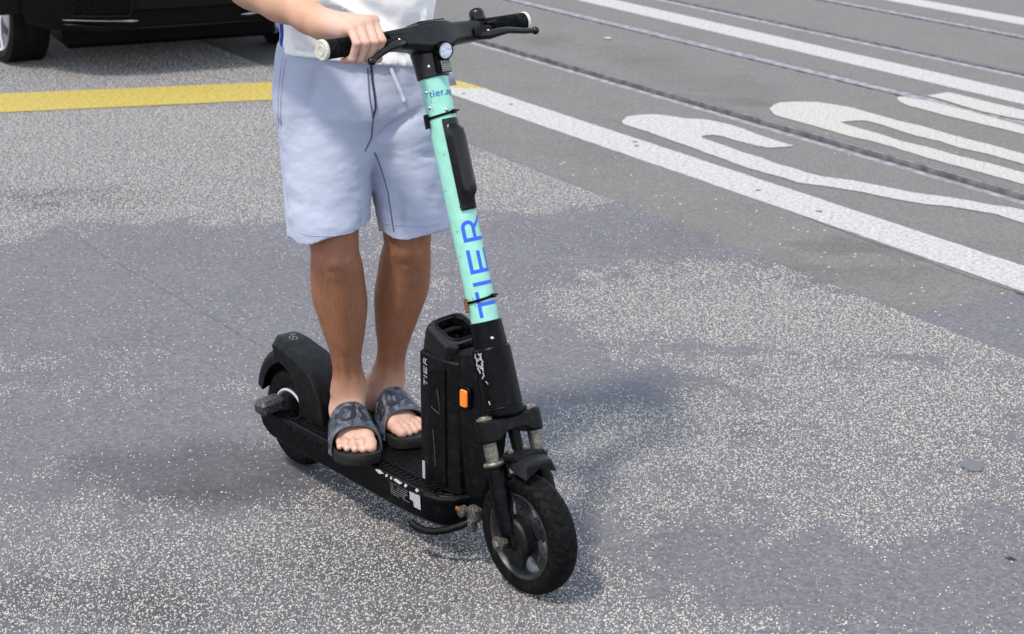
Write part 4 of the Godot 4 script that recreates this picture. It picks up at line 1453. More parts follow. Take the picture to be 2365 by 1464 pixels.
# the word TIER as flat strokes: length along x, height along y, slant
func tier_letters(b: MB, length: float, h: float, slant: float, at: Callable, weight := 0.17) -> void:
	var w := h * weight / 0.17 * 0.17
	var sk := func(p: Vector2) -> Vector3: return at.call(Vector2(p.x + p.y * slant - length / 2, p.y - h / 2))
	var q := length / 100.0
	var rect := func(x0: float, y0: float, x1: float, y1: float) -> void:
		lay_poly(b, PackedVector2Array([Vector2(x0, y0), Vector2(x1, y0), Vector2(x1, y1), Vector2(x0, y1)]), minf(0.006, h * 0.5), sk)
	var sw := h * weight
	# T
	rect.call(0.0, h - sw, 26 * q, h)
	rect.call(13 * q - sw / 2, 0.0, 13 * q + sw / 2, h - sw)
	# I
	rect.call(33.5 * q - sw / 2, 0.0, 33.5 * q + sw / 2, h)
	# E
	rect.call(44 * q, 0.0, 44 * q + sw, h)
	rect.call(44 * q + sw, h - sw, 68 * q, h)
	rect.call(44 * q + sw, h / 2 - sw / 2, 66 * q, h / 2 + sw / 2)
	rect.call(44 * q + sw, 0.0, 68 * q, sw)
	# R
	rect.call(76 * q, 0.0, 76 * q + sw, h)
	var cy := h * 0.70
	var ro := h * 0.30
	var ri := ro - sw
	var cx := 90 * q
	rect.call(76 * q + sw, h - sw, cx, h)
	rect.call(76 * q + sw, cy - ro, cx, cy - ro + sw)
	for i in 10:
		var a := -PI / 2 + PI * i / 10
		var c := -PI / 2 + PI * (i + 1) / 10
		lay_poly(b, PackedVector2Array([Vector2(cx + cos(a) * ri, cy + sin(a) * ri), Vector2(cx + cos(a) * ro, cy + sin(a) * ro), Vector2(cx + cos(c) * ro, cy + sin(c) * ro), Vector2(cx + cos(c) * ri, cy + sin(c) * ri)]), 0.02, sk)
	lay_poly(b, PackedVector2Array([Vector2(cx - sw * 0.4, cy - ro), Vector2(cx + sw * 0.7, cy - ro), Vector2(100 * q + sw * 0.3, 0), Vector2(100 * q - sw * 1.0, 0)]), 0.006, sk)

const FORK_X := 0.006
const AXLE_Y := -0.268
const LEG_Z := 0.061

func build_fork() -> void:
	# steering head: black tube below the mint stem
	var b := MB.new()
	b.lathe([Vector2(0, -0.010), Vector2(0.036, -0.010), Vector2(0.0415, -0.004), Vector2(0.0425, 0.012), Vector2(0.0415, 0.0135), Vector2(0.0425, 0.015), Vector2(0.0415, 0.138), Vector2(0.039, 0.142), Vector2(0.0, 0.142)], 40)
	stem_part("steering_head", b, M.satin, 30)
	# crown: an arched bridge, thick at the ends over the legs
	var c := MB.new()
	var rings := []
	for i in 25:
		var t := lerpf(-1.0, 1.0, i / 24.0)
		var z := t * (LEG_Z + 0.021)
		var e := absf(t)
		var hx := lerpf(0.030, 0.0235, smoothstep(0.0, 0.8, e)) * (sqrt(maxf(0.0, 1.0 - pow(maxf(0.0, (e - 0.74) / 0.26), 2.0))) * 0.85 + 0.15)
		var y1 := lerpf(-0.010, -0.006, smoothstep(0.3, 0.8, e))
		var y0 := lerpf(-0.040, -0.055, smoothstep(0.25, 0.62, e))
		var ring := PackedVector3Array()
		for q in MB.rrect(hx * 2.0, y1 - y0, 0.006, 3):
			ring.append(Vector3(q.x + FORK_X * smoothstep(0.1, 0.7, e), q.y + (y0 + y1) / 2, z))
		rings.append(ring)
	c.loft(rings)
	var crown := stem_part("fork_crown", c, M.plastic, 40)
	for s in [1.0, -1.0]:
		var n := MB.new()
		n.xf = Transform3D(Basis.IDENTITY, Vector3(FORK_X, -0.006, s * LEG_Z))
		n.lathe([Vector2(0.0, 0.008), Vector2(0.010, 0.008), Vector2(0.012, 0.005), Vector2(0.0165, 0.005), Vector2(0.0175, 0.001), Vector2(0.0175, -0.004), Vector2(0, -0.004)], 18)
		var cap_ := put("leg_cap", n.mesh(25), M.dull_steel, crown)
	for s in [1.0, -1.0]:
		var leg := MB.new()
		leg.xf = Transform3D(Basis.IDENTITY, Vector3(FORK_X, 0, s * LEG_Z))
		# lower leg: seal collar, slender tube, flattened dropout
		leg.lathe([Vector2(0, -0.100), Vector2(0.0185, -0.100), Vector2(0.0205, -0.103), Vector2(0.0205, -0.109), Vector2(0.0185, -0.111), Vector2(0.0185, -0.150), Vector2(0.0215, -0.160), Vector2(0.0210, -0.185), Vector2(0.0195, -0.240), Vector2(0.0175, -0.252), Vector2(0, -0.252)], 24)
		leg.xf = Transform3D(Basis(Vector3(0, 1, 0), PI / 2), Vector3(FORK_X, 0, s * LEG_Z))
		leg.box(Vector3(0, -0.262, 0), Vector3(0.020, 0.052, 0.034), 0.008)
		var lg := stem_part("fork_leg", leg, M.satin)
		var stn := MB.new()
		stn.xf = Transform3D(Basis.IDENTITY, Vector3(FORK_X, 0, s * LEG_Z))
		stn.lathe([Vector2(0, -0.104), Vector2(0.0145, -0.104), Vector2(0.0145, -0.040), Vector2(0, -0.040)], 20)
		put("stanchion", stn.mesh(), M.dull_steel, lg)
		var sl := MB.new()
		sl.xf = Transform3D(Basis.IDENTITY, Vector3(FORK_X, 0, s * LEG_Z))
		sl.lathe([Vector2(0.0165, -0.104), Vector2(0.0225, -0.104), Vector2(0.0235, -0.1, ), Vector2(0.0205, -0.096), Vector2(0.0165, -0.095)], 24, true)
		put("seal", sl.mesh(), M.dull_steel, lg)
	# steerer stub under the crown
	var s0 := MB.new()
	s0.tube([Vector3(0.0, -0.03, -0.012), Vector3(0.006, -0.105, -0.012)], 0.013, 16)
	stem_part("damper_rod", s0, M.satin)
	# front mudguard: bracket and a short angular visor over the tyre
	var br := MB.new()
	br.box(Vector3(0.018, -0.098, 0), Vector3(0.075, 0.010, 0.085), 0.003)
	br.box(Vector3(0.008, -0.116, 0.038), Vector3(0.028, 0.042, 0.006), 0.002)
	br.box(Vector3(0.008, -0.116, -0.038), Vector3(0.028, 0.042, 0.006), 0.002)
	var mg := stem_part("front_mudguard", br, M.plastic)
	var vz := MB.new()
	var secs := []
	for q in [[0.000, -0.086, 0.030, 0.050, 0.010], [0.022, -0.089, 0.039, 0.058, 0.012], [0.046, -0.097, 0.044, 0.064, 0.015], [0.080, -0.115, 0.043, 0.060, 0.016]]:
		var ring := PackedVector3Array()
		var a: float = q[2]
		var d: float = q[4]
		for p in [Vector2(-a, -d - 0.012), Vector2(-a * 0.80, 0.0), Vector2(-a * 0.28, 0.003), Vector2(a * 0.28, 0.003), Vector2(a * 0.80, 0.0), Vector2(a, -d - 0.012), Vector2(a - 0.003, -d - 0.012), Vector2(a * 0.80 - 0.002, -0.004), Vector2(-a * 0.80 + 0.002, -0.004), Vector2(-a + 0.003, -d - 0.012)]:
			ring.append(Vector3(q[0], q[1] + p.y, p.x))
		secs.append(ring)
	vz.loft(secs)
	put("visor", vz.mesh(20), M.grey_plastic, mg)
	for s in [1.0, -1.0]:
		var bo := MB.new()
		bo.xf = Transform3D(Basis(Vector3(0, 0, 1), -0.25), Vector3(0.018, -0.0855, s * 0.020))
		bo.lathe([Vector2(0, 0.004), Vector2(0.003, 0.004), Vector2(0.004, 0.0055), Vector2(0.006, 0.0055), Vector2(0.0068, 0.003), Vector2(0.0068, -0.002), Vector2(0, -0.002)], 14)
		put("bolt", bo.mesh(25), M.dull_steel, mg)

func build_front_wheel() -> void:
	var wn := Node3D.new()
	wn.name = "front_wheel"
	scooter.add_child(wn)
	var R := 0.133
	var c := st(Vector3(FORK_X - 0.004, AXLE_Y, 0.006))
	c.y = R - 0.0008
	wn.transform = Transform3D(Basis(Vector3.UP, deg_to_rad(1.0)), Vector3.ZERO) * Transform3D.IDENTITY
	wn.transform = Transform3D(Basis(Vector3.UP, deg_to_rad(1.0)) * Basis(Vector3(1, 0, 0), Vector3(0, 0, 1), Vector3(0, -1, 0)), c)
	put("tyre", tyre_mesh(R, 0.097, 0.064, 30, 0.0022), M.rubber, wn)
	var rm := MB.new()
	rm.lathe([Vector2(0.0955, -0.030), Vector2(0.0985, -0.0275), Vector2(0.0975, 0.0), Vector2(0.0985, 0.0275), Vector2(0.0955, 0.030), Vector2(0.092, 0.030), Vector2(0.084, 0.020), Vector2(0.080, 0.0), Vector2(0.084, -0.020), Vector2(0.092, -0.030)], 56, true)
	var rim := put("rim", rm.mesh(30), M.rim_metal, wn)
	var hb := MB.new()
	hb.lathe([Vector2(0, -0.040), Vector2(0.012, -0.040), Vector2(0.030, -0.026), Vector2(0.034, -0.015), Vector2(0.034, 0.015), Vector2(0.030, 0.026), Vector2(0.012, 0.050), Vector2(0, 0.050)], 32)
	put("hub", hb.mesh(30), M.rim_metal, wn)
	# five broad hollow spokes, each with a bolt
	for i in 5:
		var a := TAU * i / 5 + 0.55
		var sp := MB.new()
		var rg := []
		for q in [[0.026, 0.040, 0.020], [0.045, 0.040, 0.018], [0.065, 0.040, 0.016], [0.086, 0.046, 0.014]]:
			var ring := PackedVector3Array()
			for p in MB.rrect(q[1], q[2], 0.005, 2):
				ring.append(Vector3(q[0], p.y + 0.004, p.x))
			rg.append(ring)
		sp.loft(rg)
		sp.xf = Transform3D(Basis.IDENTITY, Vector3(0.062, 0.011, 0))
		sp.lathe([Vector2(0, 0.004), Vector2(0.006, 0.004), Vector2(0.0075, 0.0), Vector2(0, 0.0)], 12)
		put("spoke", sp.mesh(30), M.rim_metal, wn, Transform3D(Basis(Vector3.UP, a), Vector3.ZERO))
	# drum cover on the near side and the axle nut
	var dr := MB.new()
	dr.xf = Transform3D(Basis.IDENTITY, Vector3.ZERO)
	dr.lathe([Vector2(0, 0.022), Vector2(0.046, 0.022), Vector2(0.049, 0.026), Vector2(0.049, 0.046), Vector2(0.045, 0.052), Vector2(0.030, 0.055), Vector2(0, 0.055)], 40)
	put("drum_cover", dr.mesh(30), M.grey_plastic, wn)
	var nu := MB.new()
	nu.lathe([Vector2(0, -0.095), Vector2(0.010, -0.095), Vector2(0.010, 0.092), Vector2(0.006, 0.095), Vector2(0, 0.095)], 6)
	nu.lathe([Vector2(0, 0.084), Vector2(0.017, 0.084), Vector2(0.017, 0.088), Vector2(0, 0.089)], 20)
	put("axle", nu.mesh(20), M.dull_steel, wn)

const TUBE_R := 0.0305

func tube_at(ang: float, y: float, r := TUBE_R + 0.0006) -> Vector3:     # ang from the front, positive towards the photographer
	return Vector3(cos(ang) * r, y, sin(ang) * r)

func build_stem() -> void:
	var b := MB.new()
	b.lathe([Vector2(0, 0.14), Vector2(0.0360, 0.14), Vector2(0.0368, 0.143), Vector2(0.0350, 0.194), Vector2(0.0338, 0.197), Vector2(0, 0.197)], 40)
	stem_part("stem_collar", b, M.satin, 30)
	b = MB.new()
	b.lathe([Vector2(0, 0.19), Vector2(TUBE_R, 0.19), Vector2(TUBE_R, 0.45), Vector2(TUBE_R, 0.73), Vector2(0, 0.73)], 48)
	var tube := stem_part("stem_tube", b, M.mint, 30)
	# dark nicks in the paint
	var nk := MB.new()
	for i in 13:
		var a := rng.randf_range(0.3, 2.2)
		var y := rng.randf_range(0.21, 0.69)
		nk.xf = Transform3D(Basis(Vector3.UP, -a), tube_at(a, y, TUBE_R + 0.0012)) * Transform3D(Basis(Vector3.RIGHT, rng.randf_range(-0.7, 0.7)), Vector3.ZERO)
		nk.box(Vector3.ZERO, Vector3(0.0006, rng.randf_range(0.0012, 0.0045), rng.randf_range(0.0005, 0.001)), 0.0)
	nk.xf = Transform3D.IDENTITY
	var nm := put("nicks", nk.mesh(), M.grey_plastic, tube)
	nm.set_meta("kind", "stuff")
	# large blue word climbing the tube
	var tx := MB.new()
	var on := func(p: Vector2) -> Vector3: return tube_at(0.12 + p.y / TUBE_R, 0.313 + p.x)
	tier_letters(tx, 0.214, 0.050, 0.0, func(q: Vector2) -> Vector3: return on.call(q), 0.155)
	face_out(tx, 0, func(q: Vector3): return Vector3(0, q.y, 0))
	put("lettering", tx.mesh(), M.blue_print, tube)
	# web address round the tube near its top
	var ta := MB.new()
	var tt := text_tris("tier.app", 0.0185)
	var on2 := func(p: Vector2) -> Vector3: return tube_at(0.02 - p.x / TUBE_R, 0.6875 + p.y)
	for i in range(0, tt.size(), 3):
		lay(ta, tt[i], tt[i + 1], tt[i + 2], 0.005, on2)
	face_out(ta, 0, func(q: Vector3): return Vector3(0, q.y, 0))
	put("web_address", ta.mesh(), M.teal_print, tube)
	# dome screws
	for q in [[1.38, 0.694], [1.38, 0.661], [0.18, 0.650], [0.45, 0.160]]:
		var sc := MB.new()
		var r := TUBE_R - 0.001 if q[1] > 0.3 else 0.0355
		sc.xf = Transform3D(Basis(Vector3(0, -1, 0), Vector3(cos(q[0]), 0, sin(q[0])), Vector3(-sin(q[0]), 0, cos(q[0]))), tube_at(q[0], q[1], r))
		sc.lathe([Vector2(0, 0.0042), Vector2(0.0022, 0.0039), Vector2(0.0040, 0.0026), Vector2(0.0047, 0.0), Vector2(0, 0)], 14)
		put("screw", sc.mesh(50), M.steel, tube)
	# long black handhold on the front
	var h := MB.new()
	var rings := []
	for q in [[0.632, 0.0045, 0.62], [0.628, 0.007, 0.66], [0.618, 0.008, 0.66], [0.606, 0.020, 0.66], [0.590, 0.0225, 0.66], [0.500, 0.0225, 0.66], [0.474, 0.0215, 0.66], [0.458, 0.010, 0.66], [0.440, 0.008, 0.66], [0.435, 0.004, 0.62]]:
		var ring := PackedVector3Array()
		var hi: float = q[1]
		var wa: float = q[2]
		for k in 13:
			var t := lerpf(-1.0, 1.0, k / 12.0)
			var ridge := smoothstep(1.0, 0.40, absf(t))
			ring.append(tube_at(t * wa + 0.02, q[0], TUBE_R + 0.0042 + (hi - 0.004) * ridge))
		for k in 5:
			ring.append(tube_at(lerpf(1.0, -1.0, k / 4.0) * wa * 0.98 + 0.02, q[0], TUBE_R - 0.002))
		rings.append(ring)
	h.loft(rings)
	stem_part("handhold", h, M.gloss, 34)
	# cable ties: band, head and what they hold
	for q in [[0.643, 0.10, false], [0.246, 0.10, true]]:
		var z := MB.new()
		var ring := []
		for k in 40:
			var a: float = TAU * k / 40
			var rg := PackedVector3Array()
			for p in [Vector2(0.0003, -0.0028), Vector2(0.0019, -0.0028), Vector2(0.0019, 0.0028), Vector2(0.0003, 0.0028)]:
				var c := tube_at(a, q[0] + p.y, TUBE_R + p.x + (0.0008 if q[2] else 0.0))
				c.y += c.z * -0.11
				rg.append(c)
			ring.append(rg)
		z.loft(ring, false, true)
		var tie := stem_part("cable_tie", z, M.satin)
		var hd := MB.new()
		var ha := -0.28
		hd.xf = Transform3D(Basis(Vector3.UP, -ha), tube_at(ha, q[0] + 0.001, TUBE_R + 0.005))
		hd.box(Vector3.ZERO, Vector3(0.008, 0.0085, 0.010), 0.0012)
		hd.box(Vector3(0.002, 0.001, -0.008), Vector3(0.0025, 0.004, 0.012), 0.0)
		put("tie_head", hd.mesh(), M.satin, tie)
		var ho := MB.new()
		ho.xf = Transform3D(Basis(Vector3.UP, -1.75) * Basis(Vector3(0, 0, 1), 0.05), tube_at(1.75, q[0] - 0.008, TUBE_R + 0.006))
		ho.box(Vector3(0, -0.001, 0), Vector3(0.007, 0.030, 0.012) if not q[2] else Vector3(0.005, 0.030, 0.009), 0.001)
		put("mount", ho.mesh(), M.satin if not q[2] else M.orange_rust, tie)
	# black upper housing with lamp
	var u := MB.new()
	u.lathe([Vector2(0, 0.722), Vector2(0.0325, 0.722), Vector2(0.0345, 0.724), Vector2(0.0365, 0.760), Vector2(0.040, 0.790), Vector2(0.040, 0.812), Vector2(0, 0.815)], 40)
	stem_part("stem_head", u, M.gloss, 40)
	var lx := Transform3D(Basis(Vector3(0, 1, 0), Vector3(0.94, -0.32, 0).normalized(), Vector3(0, 0, 1)), Vector3.ZERO)
	var fw := Vector3(cos(deg_to_rad(-3.0)), -0.34, 0.02).normalized()       # the lamp looks level along the road
	var sidev := Vector3(0, 0, 1)
	var upv := sidev.cross(fw).normalized()
	var lb := Basis(upv, fw, sidev)
	var at := Vector3(0.052, 0.772, -0.001)
	var l := MB.new()
	l.xf = Transform3D(lb, at)
	l.lathe([Vector2(0, -0.025), Vector2(0.0175, -0.025), Vector2(0.0195, -0.005), Vector2(0.0198, 0.011), Vector2(0.0185, 0.0125), Vector2(0.0165, 0.010), Vector2(0.0160, 0.002), Vector2(0, 0.002)], 32)
	l.xf = Transform3D(Basis.IDENTITY, Vector3(0.044, 0.752, 0))
	l.box(Vector3(-0.004, 0, 0), Vector3(0.020, 0.048, 0.030), 0.005)
	var lamp := stem_part("headlamp", l, M.satin, 34)
	var rf := MB.new()
	rf.xf = Transform3D(lb, at)
	rf.lathe([Vector2(0, 0.0022), Vector2(0.004, 0.0024), Vector2(0.009, 0.0042), Vector2(0.0135, 0.0078), Vector2(0.0160, 0.0105), Vector2(0.0163, 0.0085), Vector2(0.012, 0.0036), Vector2(0, 0.0015)], 16)
	put("lamp_reflector", rf.mesh(15), M.mirror, lamp)
	var ld := MB.new()
	ld.xf = Transform3D(lb, at)
	ld.lathe([Vector2(0, 0.0062), Vector2(0.0028, 0.0056), Vector2(0.0045, 0.004), Vector2(0.0048, 0.002), Vector2(0, 0.002)], 14)
	put("lamp_bulb", ld.mesh(50), mat(lin(0.75, 0.78, 0.85), 0.15), lamp)
	var gl := MB.new()
	gl.xf = Transform3D(lb, at)
	gl.lathe([Vector2(0, 0.0142), Vector2(0.009, 0.0134), Vector2(0.0168, 0.0112), Vector2(0.0168, 0.0102), Vector2(0.009, 0.0124), Vector2(0, 0.0132)], 32)
	put("lamp_glass", gl.mesh(50), M.clear, lamp)
	# clear reflector plate under the lamp: rows of small prisms
	var rp := MB.new()
	rp.xf = Transform3D(Basis.IDENTITY, Vector3(0.0505, 0.7385, 0))
	rp.box(Vector3.ZERO, Vector3(0.006, 0.027, 0.026), 0.001)
	var plate := put("reflector_plate", rp.mesh(), M.satin, lamp)
	var fac := MB.new()
	for i in 6:
		for j in 6:
			var ce := Vector3(0.0538, 0.7285 + i * 0.004, -0.010 + j * 0.004)
			var rr := 0.0019
			var tip := ce + Vector3(0.0018, rng.randf_range(-0.001, 0.001), rng.randf_range(-0.001, 0.001))
			var q := [ce + Vector3(0, -rr, -rr), ce + Vector3(0, rr, -rr), ce + Vector3(0, rr, rr), ce + Vector3(0, -rr, rr)]
			for k in 4:
				fac.tri(q[k], q[(k + 1) % 4], tip)
	face_out(fac, 0, func(q: Vector3): return q - Vector3(1, 0, 0))
	put("reflector_face", fac.mesh(5), M.prism, lamp)
	# white tag above the lamp, and a small screw beside it
	var tg := MB.new()
	tg.xf = Transform3D(Basis(Vector3.RIGHT, 0.3), Vector3(0.046, 0.803, -0.012))
	tg.box(Vector3.ZERO, Vector3(0.0015, 0.012, 0.005), 0.0)
	put("tag", tg.mesh(), M.cream_cap, lamp)
	var s2 := MB.new()
	s2.xf = Transform3D(Basis(Vector3(0, -1, 0), Vector3(cos(0.75), 0, sin(0.75)), Vector3(-sin(0.75), 0, cos(0.75))), tube_at(0.75, 0.745, 0.0355))
	s2.lathe([Vector2(0, 0.003), Vector2(0.003, 0.002), Vector2(0.0035, 0), Vector2(0, 0)], 12)
	put("screw", s2.mesh(50), M.steel, lamp)

# handlebar frame: origin on the stem, z to the near grip, slightly askew
func build_handlebar() -> void:
	var hx := st_xf * Transform3D(Basis(Vector3.RIGHT, deg_to_rad(1.0)), Vector3(0.012, 0.812, 0))
	# moulded cover: thick in the middle, running out to the bar
	var b := MB.new()
	var rings := []
	for q in [[-0.150, 0.030, 0.030, 0.0, 0.0, 0.012], [-0.125, 0.033, 0.035, 0.0, 0.0, 0.012], [-0.120, 0.048, 0.048, 0.006, -0.003, 0.012], [-0.080, 0.052, 0.052, 0.005, -0.002, 0.014], [-0.048, 0.064, 0.060, 0.004, -0.002, 0.016], [-0.030, 0.078, 0.076, 0.004, -0.002, 0.018], [0.0, 0.084, 0.080, 0.003, -0.002, 0.018], [0.030, 0.078, 0.074, 0.004, -0.002, 0.018], [0.052, 0.060, 0.058, 0.004, -0.001, 0.016], [0.085, 0.050, 0.048, 0.004, 0.0, 0.014], [0.112, 0.044, 0.044, 0.003, 0.0, 0.012], [0.117, 0.034, 0.036, 0.0, 0.0, 0.012], [0.150, 0.030, 0.030, 0.0, 0.0, 0.012]]:
		var ring := PackedVector3Array()
		for p in MB.rrect(q[1], q[2], q[5], 4):
			ring.append(Vector3(p.x + q[3], p.y + q[4] - (0.012 * (q[2] - 0.03) / 0.05 if p.y > 0 else 0.0), q[0]))
		rings.append(ring)
	b.loft(rings)
	var cover := put("handlebar_cover", b.mesh(32), M.gloss, scooter, hx)
	var dk := MB.new()
	dk.box(Vector3(-0.004, 0.0235, -0.002), Vector3(0.058, 0.010, 0.070), 0.004)
	put("display", dk.mesh(), M.plastic, cover)
	for s in [1.0, -1.0]:
		var seam := MB.new()
		seam.tube([Vector3(0.030, 0.004, s * 0.050), Vector3(0.029, 0.006, s * 0.080), Vector3(0.026, 0.008, s * 0.110)], 0.0012, 6)
		put("cover_seam", seam.mesh(), M.grey_plastic, cover)
	var bar := MB.new()
	bar.xf = Transform3D(Basis(Vector3(1, 0, 0), Vector3(0, 0, 1), Vector3(0, -1, 0)), Vector3.ZERO)
	bar.lathe([Vector2(0, -0.262), Vector2(0.011, -0.262), Vector2(0.011, 0.262), Vector2(0, 0.262)], 24)
	put("handlebar", bar.mesh(), M.satin, scooter, hx)
	for s in [1.0, -1.0]:
		var gx := hx * Transform3D(Basis(Vector3(1, 0, 0), Vector3(0, 0, s), Vector3(0, -s, 0)), Vector3.ZERO)
		# ribbed grip between smooth collars
		var g := MB.new()
		var rg := []
		for q in [[0.128, 0.0155, 0], [0.129, 0.0185, 0], [0.150, 0.0190, 0], [0.151, 0.0180, 1], [0.236, 0.0188, 1], [0.237, 0.0200, 0], [0.262, 0.0205, 0], [0.264, 0.0190, 0]]:
			var ring := PackedVector3Array()
			for k in 96:
				var a := TAU * k / 96
				var r: float = q[1]
				if q[2] == 1:
					r += 0.0011 if k % 3 != 0 else -0.0004
				ring.append(Vector3(cos(a) * r, q[0], sin(a) * r))
			rg.append(ring)
		g.loft(rg)
		var gr := put("grip", g.mesh(24), M.rubber, scooter, gx)
		var cp := MB.new()
		cp.lathe([Vector2(0, 0.262), Vector2(0.0205, 0.262), Vector2(0.0220, 0.2645), Vector2(0.0220, 0.2685), Vector2(0.0200, 0.2705), Vector2(0.0120, 0.2702), Vector2(0.0115, 0.2715), Vector2(0.0075, 0.2715), Vector2(0.0070, 0.2705), Vector2(0, 0.2705)], 32)
		put("end_cap", cp.mesh(30), M.cream_cap, gr)
		# brake lever: clamp, perch, curved blade with a ball end
		var cl := MB.new()
		cl.box(Vector3(0.004, 0.128, 0.000), Vector3(0.040, 0.022, 0.038), 0.008)
		cl.box(Vector3(0.024, 0.122 if s < 0 else 0.110, 0.013 * s), Vector3(0.032, 0.048, 0.024), 0.006)
		var lv := put("brake_lever", cl.mesh(), M.plastic, scooter, gx)
		var bl := MB.new()
		# in this frame: x forward, y outwards along the bar, z down (near) / up mirrored by s
		var dn := 1.0 if s > 0 else -1.0
		var path := [Vector3(0.030, 0.110, 0.020 * dn), Vector3(0.038, 0.132, 0.022 * dn), Vector3(0.044, 0.155, 0.020 * dn), Vector3(0.045, 0.180, 0.019 * dn), Vector3(0.042, 0.205, 0.022 * dn), Vector3(0.040, 0.228, 0.025 * dn), Vector3(0.043, 0.246, 0.027 * dn), Vector3(0.045, 0.254, 0.028 * dn)]
		var rr := [0.009, 0.0100, 0.0090, 0.0074, 0.0070, 0.0066, 0.0058, 0.005]
		if s > 0:
			path = [Vector3(0.030, 0.085, 0.012), Vector3(0.040, 0.103, 0.015), Vector3(0.047, 0.120, 0.017), Vector3(0.048, 0.138, 0.021), Vector3(0.044, 0.154, 0.027), Vector3(0.041, 0.168, 0.034), Vector3(0.041, 0.178, 0.039), Vector3(0.042, 0.184, 0.042)]
		bl.tube(path, rr, 12)
		put("lever_blade", bl.mesh(50), M.gloss, lv)
		var ba := MB.new()
		ba.xf = Transform3D(Basis.IDENTITY, path[-1])
		var prof := []
		for k in 11:
			var a := -PI / 2 + PI * k / 10
			prof.append(Vector2(cos(a) * 0.0092 if k > 0 and k < 10 else 0.0, sin(a) * 0.0092))
		ba.lathe(prof, 18)
		put("lever_ball", ba.mesh(60), M.gloss, lv)
		var pv := MB.new()
		pv.xf = Transform3D(Basis(Vector3(1, 0, 0), Vector3(0, 0, -dn), Vector3(0, dn, 0)), path[1] + Vector3(0, 0, -0.009 * dn))
		pv.lathe([Vector2(0, 0.002), Vector2(0.003, 0.002), Vector2(0.004, 0), Vector2(0, 0)], 12)
		put("pivot_screw", pv.mesh(40), M.steel, lv)
	# bell on the far side
	var be := MB.new()
	be.xf = Transform3D(Basis.IDENTITY, Vector3(0.012, 0.014, -0.132))
	be.lathe([Vector2(0, 0.0), Vector2(0.0150, 0.0), Vector2(0.0172, 0.004), Vector2(0.0172, 0.016), Vector2(0.0150, 0.023), Vector2(0.010, 0.0265), Vector2(0.0085, 0.0258), Vector2(0.0065, 0.0275), Vector2(0, 0.0275)], 32)
	var bell := put("bell", be.mesh(45), M.gloss, scooter, hx)
	var st_ := MB.new()
	st_.box(Vector3(0.022, 0.006, -0.155), Vector3(0.010, 0.005, 0.024), 0.002)
	put("bell_striker", st_.mesh(), M.grey_plastic, bell)

# ------------------------------------------------------------------ the rider
const P0 := Vector3(-0.34, 0.166, -4.03)
const DECK := 0.1645
# right side is on the left of the picture
const R_HEEL := Vector3(-0.405, 0, -4.100)
const R_TOE := Vector3(0.062, 0, 0.268)
const L_HEEL := Vector3(-0.352, 0, -4.185)
const L_TOE := Vector3(0.135, 0, 0.240)
const SOLE_H := 0.024

var bodyf: Body
var shortsf: Body
var shirtf: Body

func skin_tone(p: Vector3, _n: Vector3) -> Color:
	# tanned shins, paler feet and hands
	var tan_ := Color(0.300, 0.128, 0.068)
	var pale := Color(0.60, 0.375, 0.295)
	var arm := Color(0.56, 0.325, 0.225)
	var c := arm
	if p.y < 0.9:
		c = pale.lerp(tan_, smoothstep(0.205, 0.350, p.y + 0.012 * skin_noise.get_noise_3dv(p * 30.0)))
		# ruddier, paler knees
		var kn := exp(-pow((p.y - 0.625) / 0.035, 2.0)) * smoothstep(-4.02, -3.94, p.z)
		c = c.lerp(Color(0.38, 0.165, 0.110), kn * 0.7)
	elif p.z > -3.80 and p.y < 1.3:
		c = arm.lerp(Color(0.62, 0.40, 0.325), smoothstep(-0.42, -0.36, p.x))
	for q in knuckles:          # redder over the finger joints
		c = c.lerp(Color(0.60, 0.315, 0.255), 0.55 * exp(-p.distance_squared_to(q) / 0.00012))
	var k := 1.0 + 0.07 * skin_noise.get_noise_3dv(p * 9.0) + 0.05 * skin_noise.get_noise_3dv(p * 40.0)
	return Color(c.r * k, c.g * k, c.b * k)
var skin_noise: FastNoiseLite
var knuckles: Array[Vector3] = []

